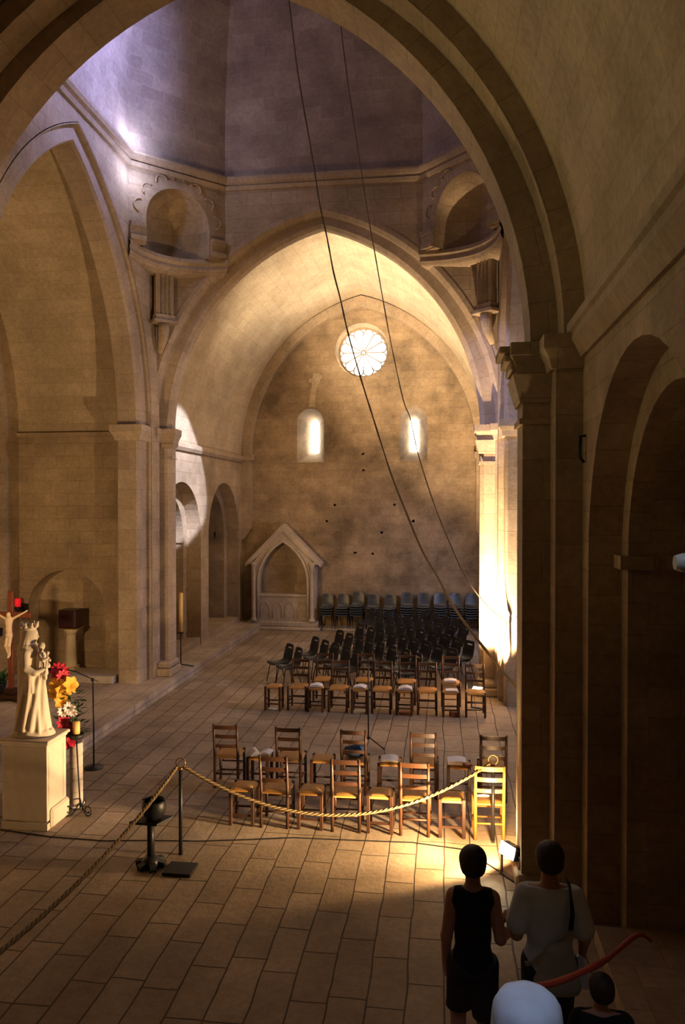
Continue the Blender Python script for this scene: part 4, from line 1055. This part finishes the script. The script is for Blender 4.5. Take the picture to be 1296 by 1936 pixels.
flood((3.27,8.10,0),(-.70,-.5,.25),'lit floodlight on the floor at the foot of the near right pier','lampface',1.2,.16)
flood((3.22,14.76,0),(-.15,-.35,.9),'lit floodlight on the floor before the far right pier','lampface2',1.0,.2)
SP=empty('tube_spotlight',(HWN,2.6,3.80),'white tubular spotlight projecting from the near right wall','spotlight')
m=MB(); m.tube([(-.16,0,.0),(-.56,.02,.0),(-.585,.02,.0)],[.032,.032,.024],16); m.build('barrel',M['fixture'],SP)
m=MB(); m.tube([(0,0,-.08),(-.12,0,-.06),(-.22,.0,-.02)],.012,8); m.box(-.02,0,-.05,.05,-.14,-.02); m.build('arm',M['iron'],SP)
o=MB(); o.tube([(HWN+.02,7.42,4.64),(HWN-.05,7.41,4.63),(HWN-.06,7.40,4.44),(HWN-.02,7.39,4.38)],.016,8); tag(o.build('iron_hook',M['iron']),'bent black iron hook on the near right wall beside the arch','hook')

# ------------------------------------------------------------------ bell ropes
RP1=[(0.054,12.100,12.174),(0.210,12.058,10.943),(0.471,11.956,9.509),(0.584,11.891,8.810),(0.722,11.826,8.193),(0.833,11.761,7.635),(0.950,11.706,7.192),(1.086,11.629,6.617),(1.287,11.528,5.931),(1.493,11.426,5.290),(1.653,11.343,4.799),(1.778,11.276,4.429),(1.982,11.180,3.921),(2.252,11.053,3.295),(2.483,10.969,2.911),(2.703,10.877,2.505),(3.050,10.766,2.047),(3.374,10.664,1.651),(3.592,10.600,1.415)]
RP2=[(0.888,12.100,11.932),(0.912,12.113,11.599),(1.029,12.214,10.670),(1.166,12.379,9.744),(1.280,12.561,8.942),(1.389,12.732,8.281),(1.524,12.962,7.471),(1.646,13.174,6.776),(1.844,13.478,5.834),(1.962,13.581,5.523),(2.089,13.783,4.927),(2.297,14.022,4.235),(2.462,14.184,3.772),(2.670,14.365,3.258),(2.924,14.567,2.692),(3.254,14.752,2.176),(3.544,14.867,1.857),(3.772,14.930,1.687)]
RP3=[(3.772,14.930,1.687),(3.768,14.928,1.584),(3.741,14.910,1.301),(3.678,14.861,0.860),(3.612,14.827,0.624),(3.533,14.800,0.461)]
def smooth_path(P,n=4):
    P=[Vector(p) for p in P]; out=[]
    for i in range(len(P)-1):
        p0,p1,p2,p3=P[max(i-1,0)],P[i],P[i+1],P[min(i+2,len(P)-1)]
        for k in range(n):
            t=k/n; out.append(.5*((2*p1)+(p2-p0)*t+(2*p0-5*p1+4*p2-p3)*t*t+(3*p1-p0-3*p2+p3)*t*t*t))
    out.append(P[-1]); return out
rope_thing('bell_rope',smooth_path([(-.25,12.2,17.2),(-.02,12.12,12.9)]+RP1+[(3.72,10.2,1.28),(3.80,9.75,1.22)]),lambda t:.012+.012*max(0,(t-.5)/.5),'rope','long hemp bell rope, the left and lower of the two, falling from the dome','rope')
rope_thing('bell_rope',smooth_path([(.25,12.05,17.2),(.80,12.1,12.8)]+RP2+RP3[1:]),lambda t:.0095+.008*max(0,(t-.45)/.55),'rope','long hemp bell rope, the upper right one, tied to the lit pier','rope')

# ------------------------------------------------------------------ people
def person(label,loc,H,pose,skin='skin',h=.0075,hair='hairdark',face_turn=0.0):
    k=H/1.7; q=lambda p:(p[0]*k,p[1]*k,p[2]*k)
    S=SDF(q((-.42,-.36,-.02)),q((.42,.40,1.78)),h)
    def C(a,b,r1,r2=None,kk=.02,sc=(1,1,1)): S.cap(q(a),q(b),r1*k,(r1 if r2 is None else r2)*k,kk*k,sc)
    def E(c,r,kk=.02,cut=False): S.ell(q(c),q(r),kk*k,cut)
    w=pose.get('w',1.0)
    C((0,0,.95),(0,-.01,1.12),.118,.112,.05,(1.15*w,.82,1)); C((0,-.01,1.12),(0,-.01,1.30),.112,.128,.05,(1.2*w,.82,1))
    E((0,-.01,.93),(.155*w,.118,.12),.05); C((-.145*w,-.01,1.375),(.145*w,-.01,1.375),.055,.055,.05)
    C((0,-.005,1.39),(0,.015,1.50),.056,.050,.03)
    E((0,.01,1.615),(.074,.095,.098),.02); E((0,.045,1.55),(.055,.062,.066),.03)
    C((0,.100,1.60),(0,.122,1.575),.010,.014,.012); C((-.02,.098,1.535),(.02,.098,1.535),.010,.010,.008)
    for s in (-1,1):
        E((s*.030,.108,1.612),(.014,.012,.010),.008,True); E((s*.030,.092,1.612),(.013,.012,.012),.004); E((s*.077,.005,1.59),(.011,.022,.031),.008)
    for s,key in ((-1,'L'),(1,'R')):
        kn,an=pose['leg'+key]; hip=(s*.085*w,0,.90)
        C(hip,kn,.088,.058,.03); C(kn,(kn[0],(kn[1]*.6+an[1]*.4)-.02,(kn[2]*.6+an[2]*.4)),.055,.056,.02); C((kn[0],(kn[1]*.6+an[1]*.4)-.02,(kn[2]*.6+an[2]*.4)),an,.054,.037,.02)
        t=pose.get('toe'+key,(0,.16,-.055)); C((an[0],an[1]-.03,an[2]-.045),(an[0]+t[0],an[1]+t[1],an[2]+t[2]),.036,.030,.03)
        el,wr,hd,sd,nm=pose['arm'+key]; sh=(s*.185*w,-.01,1.365)
        C(sh,el,.050,.040,.035); C(el,wr,.040,.026,.015)
        wr=Vector(wr); d=Vector(hd).normalized(); n_=Vector(nm); n_=(n_-d*n_.dot(d)).normalized(); sd=d.cross(n_)*(1 if sd>0 else -1)
        for i in range(4):
            o=(i-1.5); b0=wr+sd*o*.011; b=wr+d*.082+sd*o*.020; C(b0,b,.017,.012,.010)
            L=(.9,1.05,1.0,.78)[i]; p=b; ang=0
            for seg,r1,r2,da in ((.043,.0105,.0095,.35),(.028,.0095,.009,.55),(.022,.009,.008,.45)):
                ang+=da*pose.get('curl',1); nx=p+(d*math.cos(ang)+n_*math.sin(ang))*seg*L; C(p,nx,r1,r2,.004); p=nx
        t0=wr+d*.022-sd*.024; t1=t0+d*.035-sd*.032+n_*.012; t2=t1+d*.034-sd*.006+n_*.014
        C(t0,t1,.016,.012,.010); C(t1,t2,.012,.009,.004)
    o=S.mesh('person',M[skin]); o.location=loc; o.rotation_euler.z=face_turn; tag(o,label,'person')
    if hair:
        S=SDF(q((-.13,-.16,1.44)),q((.13,.16,1.78)),.008)
        S.ell(q((0,-.012,1.635)),q((.096,.108,.093)),.01); S.ell(q((0,-.045,1.585)),q((.084,.072,.062)),.02)
        S.ell(q((0,.135,1.565)),q((.088,.080,.088)),.02,True); S.clip(2,1.535*k)
        S.mesh('hair',M[hair],o)
    return o,k,q
def torso_garment(o,k,q,name,mat,z0,z1,w,grow=.016,sleeves=None,hem=0.0,h=.009):
    S=SDF(q((-.40,-.25,z0-.05)),q((.40,.25,1.46)),h)
    g=grow
    S.cap(q((0,0,z0-.05)),q((0,-.01,1.12)),(.122+g+hem)*k,(.116+g)*k,.03*k,(1.18*w,.86,1)); S.cap(q((0,-.01,1.12)),q((0,-.01,1.30)),(.116+g)*k,(.130+g)*k,.03*k,(1.2*w,.84,1))
    S.ell(q((0,-.01,.93)),q(((.158+g)*w,.122+g,.125)),.05*k)
    S.cap(q((-.13*w,-.01,1.365)),q((.13*w,-.01,1.365)),(.056+g)*k,None,.03*k)
    if sleeves:
        for s,e in sleeves: S.cap(q((s*.175*w,-.01,1.36)),q(e),(.058+g)*k,(.062+g)*k,.03*k)
    S.cap(q((0,.0,1.36)),q((0,.03,1.56)),.066*k,.075*k,.01,cut=True)
    S.clip(2,z0*k); S.clip(2,z1*k,False)
    return S.mesh(name,M[mat],o)
def leg_garment(o,k,q,name,mat,ztop,zb,legs,w,grow=.02,h=.009):
    S=SDF(q((-.30,-.34,max(zb-.04,-.0))),q((.30,.34,ztop+.05)),h)
    S.ell(q((0,-.01,.92)),q(((.157+grow)*w,.120+grow,.13)),.04*k)
    for s,(kn,an) in zip((-1,1),legs):
        S.cap(q((s*.085*w,0,.90)),q(kn),(.092+grow)*k,(.066+grow)*k,.04*k); S.cap(q(kn),q(an),(.066+grow)*k,(.045+grow)*k,.03*k)
    S.clip(2,zb*k); S.clip(2,ztop*k,False); return S.mesh(name,M[mat],o)
# woman in black, holding hands with the man beside her
LA=[((-.095,.13,.50),(-.10,.10,.10)),((.09,.03,.48),(.085,-.20,.16))]
pa_={'w':.74,'legL':LA[0],'legR':LA[1],'toeR':(0,.13,-.11),'armL':((-.180,-.03,1.10),(-.185,.03,.88),(.03,.06,-1),1,(1,.4,0)),'armR':((.185,-.06,1.12),(.175,.07,1.14),(.22,.35,-.45),-1,(1,.1,.2)),'curl':.8}
A,k,q=person('person with short dark hair in a black sleeveless top and dark shorts, walking away',(2.755,5.12,0),1.66,pa_)
torso_garment(A,k,q,'top','blacktop',.83,1.44,.76); leg_garment(A,k,q,'shorts','shorts',.95,.52,LA,.80)
LB=[((-.095,.02,.48),(-.10,-.16,.13)),((.095,.14,.50),(.095,.12,.09))]
pb_={'w':.88,'legL':LB[0],'legR':LB[1],'toeL':(0,.14,-.09),'armL':((-.222,-.07,1.12),(-.275,.06,1.18),(-.22,.30,-.5),1,(-1,.2,0)),'armR':((.222,-.03,1.10),(.225,.06,.94),(-.05,.1,-1),-1,(-1,.5,0)),'curl':1.0}
B,k,q=person('person in a pale tee shirt with a khaki bag across the back, walking away',(3.265,5.16,0),1.70,pb_)
torso_garment(B,k,q,'tee_shirt','tee',.82,1.43,.90,.018,[(-1,(-.210,-.05,1.19)),(1,(.212,-.03,1.17))],.012)
leg_garment(B,k,q,'trousers','shorts',.97,.08,LB,.88)
S=SDF((-.22,-.34,.78),(.24,-.05,1.16),.009); S.ell((.03,-.195,.975),(.128,.058,.155),.03); S.cap((-.07,-.205,.88),(.12,-.205,.88),.05,None,.05); S.cap((.0,-.195,1.09),(.07,-.185,1.11),.035,None,.04)
bg=S.mesh('shoulder_bag',M['bag']); bg.location=(3.262,5.16,0); tag(bg,'khaki canvas bag worn across the back of the pale tee shirt','bag')
def strap(pts,name,mat,w,par):
    m=MB(); rows=[]
    for i,p in enumerate(pts):
        p=Vector(p); t=(Vector(pts[min(i+1,len(pts)-1)])-Vector(pts[max(i-1,0)])).normalized(); nn=p-Vector((0,-.01,p.z)); nn.z=0; nn=nn.normalized() if nn.length>.01 else Vector((0,-1,0)); s_=t.cross(nn).normalized()*w/2
        rows.append([p-s_,p+s_,p+s_+nn*.006,p-s_+nn*.006])
    m.grid(rows,None,False,close=True); return m.build(name,M[mat],par)
strap([(.115,.06,1.445),(.125,-.02,1.452),(.13,-.085,1.40),(.128,-.140,1.31),(.115,-.155,1.22)],'strap','blacktop',.045,bg)
strap([(.115,-.155,1.22),(.05,-.16,1.15),(-.06,-.155,1.04),(-.12,-.135,.97),(-.16,-.06,.92)],'strap','bag',.03,bg)
S=SDF((-.1,-.1,-.2),(.1,.1,.1),.009); S.robe([-.17,-.08,.0,.05],[(.02,0),(.01,0),(0,0),(0,0)],[.055,.05,.035,.02],[.03,.03,.025,.02],.2,6,k=.01)
cl=S.mesh('cloth',M['hat']); cl.location=(3.475,5.20,.90); tag(cl,'crumpled white cloth held in the lowered hand of the pale-shirted person','cloth')
# person on the stair in a white hat, and a dark-haired child
LC=[((-.09,.05,.48),(-.09,.0,.09)),((.09,.04,.48),(.09,.0,.09))]
pc={'w':1.0,'legL':LC[0],'legR':LC[1],'armL':((-.24,-.02,1.10),(-.22,.06,.88),(0,.1,-1),1,(1,.3,0)),'armR':((.24,-.02,1.10),(.22,.06,.88),(0,.1,-1),-1,(-1,.3,0))}
Cp,k,q=person('person in a soft white hat just below the viewer, only the hat showing',(2.87,2.90,.57),1.55,pc,h=.010,hair=None)
torso_garment(Cp,k,q,'shirt','tee',.82,1.43,1.0,.02,[(-1,(-.235,-.02,1.12)),(1,(.235,-.02,1.12))]); leg_garment(Cp,k,q,'trousers','shorts',.97,.10,LC,1.0)
m=MB(); fold=lambda a,z:1+.02*math.sin(5*a+1)+.018*math.sin(9*a)
hk=1.55/1.7
m.lathe([(r*hk,z*hk) for r,z in ((.168,1.50),(.165,1.515),(.148,1.56),(.145,1.61),(.138,1.66),(.115,1.70),(.07,1.722),(.001,1.728))],(0,-.005,0),32,True,fold); m.build('hat',M['hat'],Cp)
LD=[((-.09,.06,.49),(-.09,-.02,.09)),((.09,.0,.48),(.09,-.06,.09))]
pd={'w':.95,'legL':LD[0],'legR':LD[1],'armL':((-.23,-.02,1.10),(-.22,.06,.88),(0,.1,-1),1,(1,.3,0)),'armR':((.23,-.02,1.10),(.22,.06,.88),(0,.1,-1),-1,(-1,.3,0))}
Dp,k,q=person('dark-haired child seen from behind at the lower right edge of the group',(3.46,4.45,0),1.27,pd,h=.010)
torso_garment(Dp,k,q,'shirt','blacktop',.80,1.43,.95,.02,[(-1,(-.225,-.02,1.12)),(1,(.225,-.02,1.12))]); leg_garment(Dp,k,q,'shorts','shorts',.97,.45,LD,.95)
# red rope handrail at the stair foot
rope_thing('handrail_rope',smooth_path([(3.895,5.05,1.16),(3.791,5.0,1.22),(3.527,4.6,1.29),(3.303,4.2,1.439),(3.119,3.9,1.557),(2.966,3.72,1.636),(2.90,3.66,1.64)]),lambda t:.010+.007*math.sin(PI*t),'ropered','orange-red rope handrail curving up from the right wall','rope')
o=MB(); o.tube([(2.88,3.64,0),(2.88,3.64,1.60)],.02,10); o.ball((2.88,3.64,1.64),.035,10); tag(o.build('newel_post',M['iron']),'slim iron post holding the red rope handrail at the stair foot','post')

# ------------------------------------------------------------------ camera and light
cam=bpy.data.cameras.new('camera'); co=bpy.data.objects.new('camera',cam); COL.objects.link(co)
cam.sensor_fit='VERTICAL'; cam.sensor_height=36; cam.lens=1420/1936*36; cam.clip_start=.05
yaw=math.radians(7.62); pit=math.radians(-.726)
co.location=(2.55,0,4.0); co.rotation_euler=(PI/2+pit,0,yaw)
scn.camera=co
scn.view_settings.view_transform='Standard'; scn.view_settings.look='None'; scn.view_settings.gamma=1; scn.view_settings.use_curve_mapping=False

# ------------------------------------------------------------------ light: floodlights, hidden spots, daylight and added fills
w=bpy.data.worlds.new('world'); scn.world=w; w.use_nodes=True
w.node_tree.nodes['Background'].inputs[0].default_value=(.25,.28,.4,1); w.node_tree.nodes['Background'].inputs[1].default_value=.0
def spot(name,loc,aim,power,col,size=120,blend=.6,rad=.06):
    l=bpy.data.lights.new(name,'SPOT'); l.energy=power; l.color=col; l.spot_size=math.radians(size); l.spot_blend=blend; l.shadow_soft_size=rad
    o=bpy.data.objects.new(name,l); COL.objects.link(o); o.location=loc
    o.rotation_euler=(Vector(aim)-Vector(loc)).to_track_quat('-Z','Y').to_euler(); return o
def area(name,loc,aim,power,col,sx,sy,spread=180):
    l=bpy.data.lights.new(name,'AREA'); l.energy=power; l.color=col; l.shape='RECTANGLE'; l.size=sx; l.size_y=sy; l.spread=math.radians(spread)
    o=bpy.data.objects.new(name,l); COL.objects.link(o); o.location=loc
    o.rotation_euler=(Vector(aim)-Vector(loc)).to_track_quat('-Z','Y').to_euler(); return o
WARM=(1,.62,.28); WARM2=(1,.70,.42); COOL=(.50,.55,1.0)
spot('floodlight_near',(3.19,8.18,.42),(-.9,12.9,1.0),330,WARM,168,.3)
spot('floodlight_near_beam',(3.19,8.16,.37),(-4.6,12.4,2.6),1450,(1,.66,.34),100,.8)
spot('floodlight_near_side',(3.17,8.34,.42),(-3.0,9.9,1.1),1500,(1,.68,.36),38,.8)
spot('floodlight_near_up',(3.17,8.20,.42),(3.24,8.3,5.2),300,(1,.72,.34),26,.8)
spot('daylight_dome_pier',(-2.9,10.8,12.0),(3.75,15.75,6.1),3600,(.55,.55,1.0),15,.5,.1)
spot('floodlight_far',(3.18,14.55,.55),(3.56,15.8,2.2),6500,WARM2,78,.6)
spot('spot_far_vault',(-3.3,16.9,3.0),(1.6,20.8,10.6),6600,(1,.80,.54),66,1.0,.12)
spot('spot_far_wall',(-3.3,16.7,3.0),(.9,23.7,4.0),420,WARM,90,1.0,.15)
spot('spot_choir',(-4.6,9.2,2.6),(-5.6,15.8,4.6),480,WARM,130,.7,.15)
area('daylight_rose',(0,23.55,8.83),(0,16,5),50,(1,.9,.75),1.2,1.2)
area('daylight_dome',(2.0,12.6,14.9),(-3.66,12.3,12.7),190,(.40,.42,1.0),.6,1.2,56)
area('daylight_dome_top',(0,12.1,16.5),(0,12.1,11),16,(.95,.70,.72),1.0,1.0)
for z,e in ((11.22,26),(10.42,20)):
    q=bpy.data.lights.new('cornice_lamp','POINT'); q.energy=e; q.color=(.62,.64,1); q.shadow_soft_size=.04
    qo=bpy.data.objects.new('cornice_lamp',q); COL.objects.link(qo); qo.location=(-3.36,14.12,z)
spot('sunbeam_dome',(3.2,10.8,11.8),(-3.85,18.15,4.95),24000,(.74,.77,1.0),10.2,.2,.06)
area('daylight_nave',(13.4,12.2,7.2),(0,17,2),300,(.66,.70,1.0),.8,2.5,120)
area('fill_far_side',(3.75,20.6,2.3),(-2.5,21.5,.8),90,(.62,.66,1.0),1.0,2.2)  # unseen cool light added at the right wall for tomb and floor, no door built
area('fill_near',(-3.4,6.0,5.2),(3.9,5.2,8.2),24,(1,.84,.42),1.0,1.6,100)  # added warm fill for the near right wall and vault, no window behind it
area('fill_hat',(2.95,1.7,5.3),(2.87,2.9,2.1),1.8,(.60,.72,1.0),.5,.5,40)  # small cool fill added above the stair to brighten the white hat
scn.view_settings.exposure=0
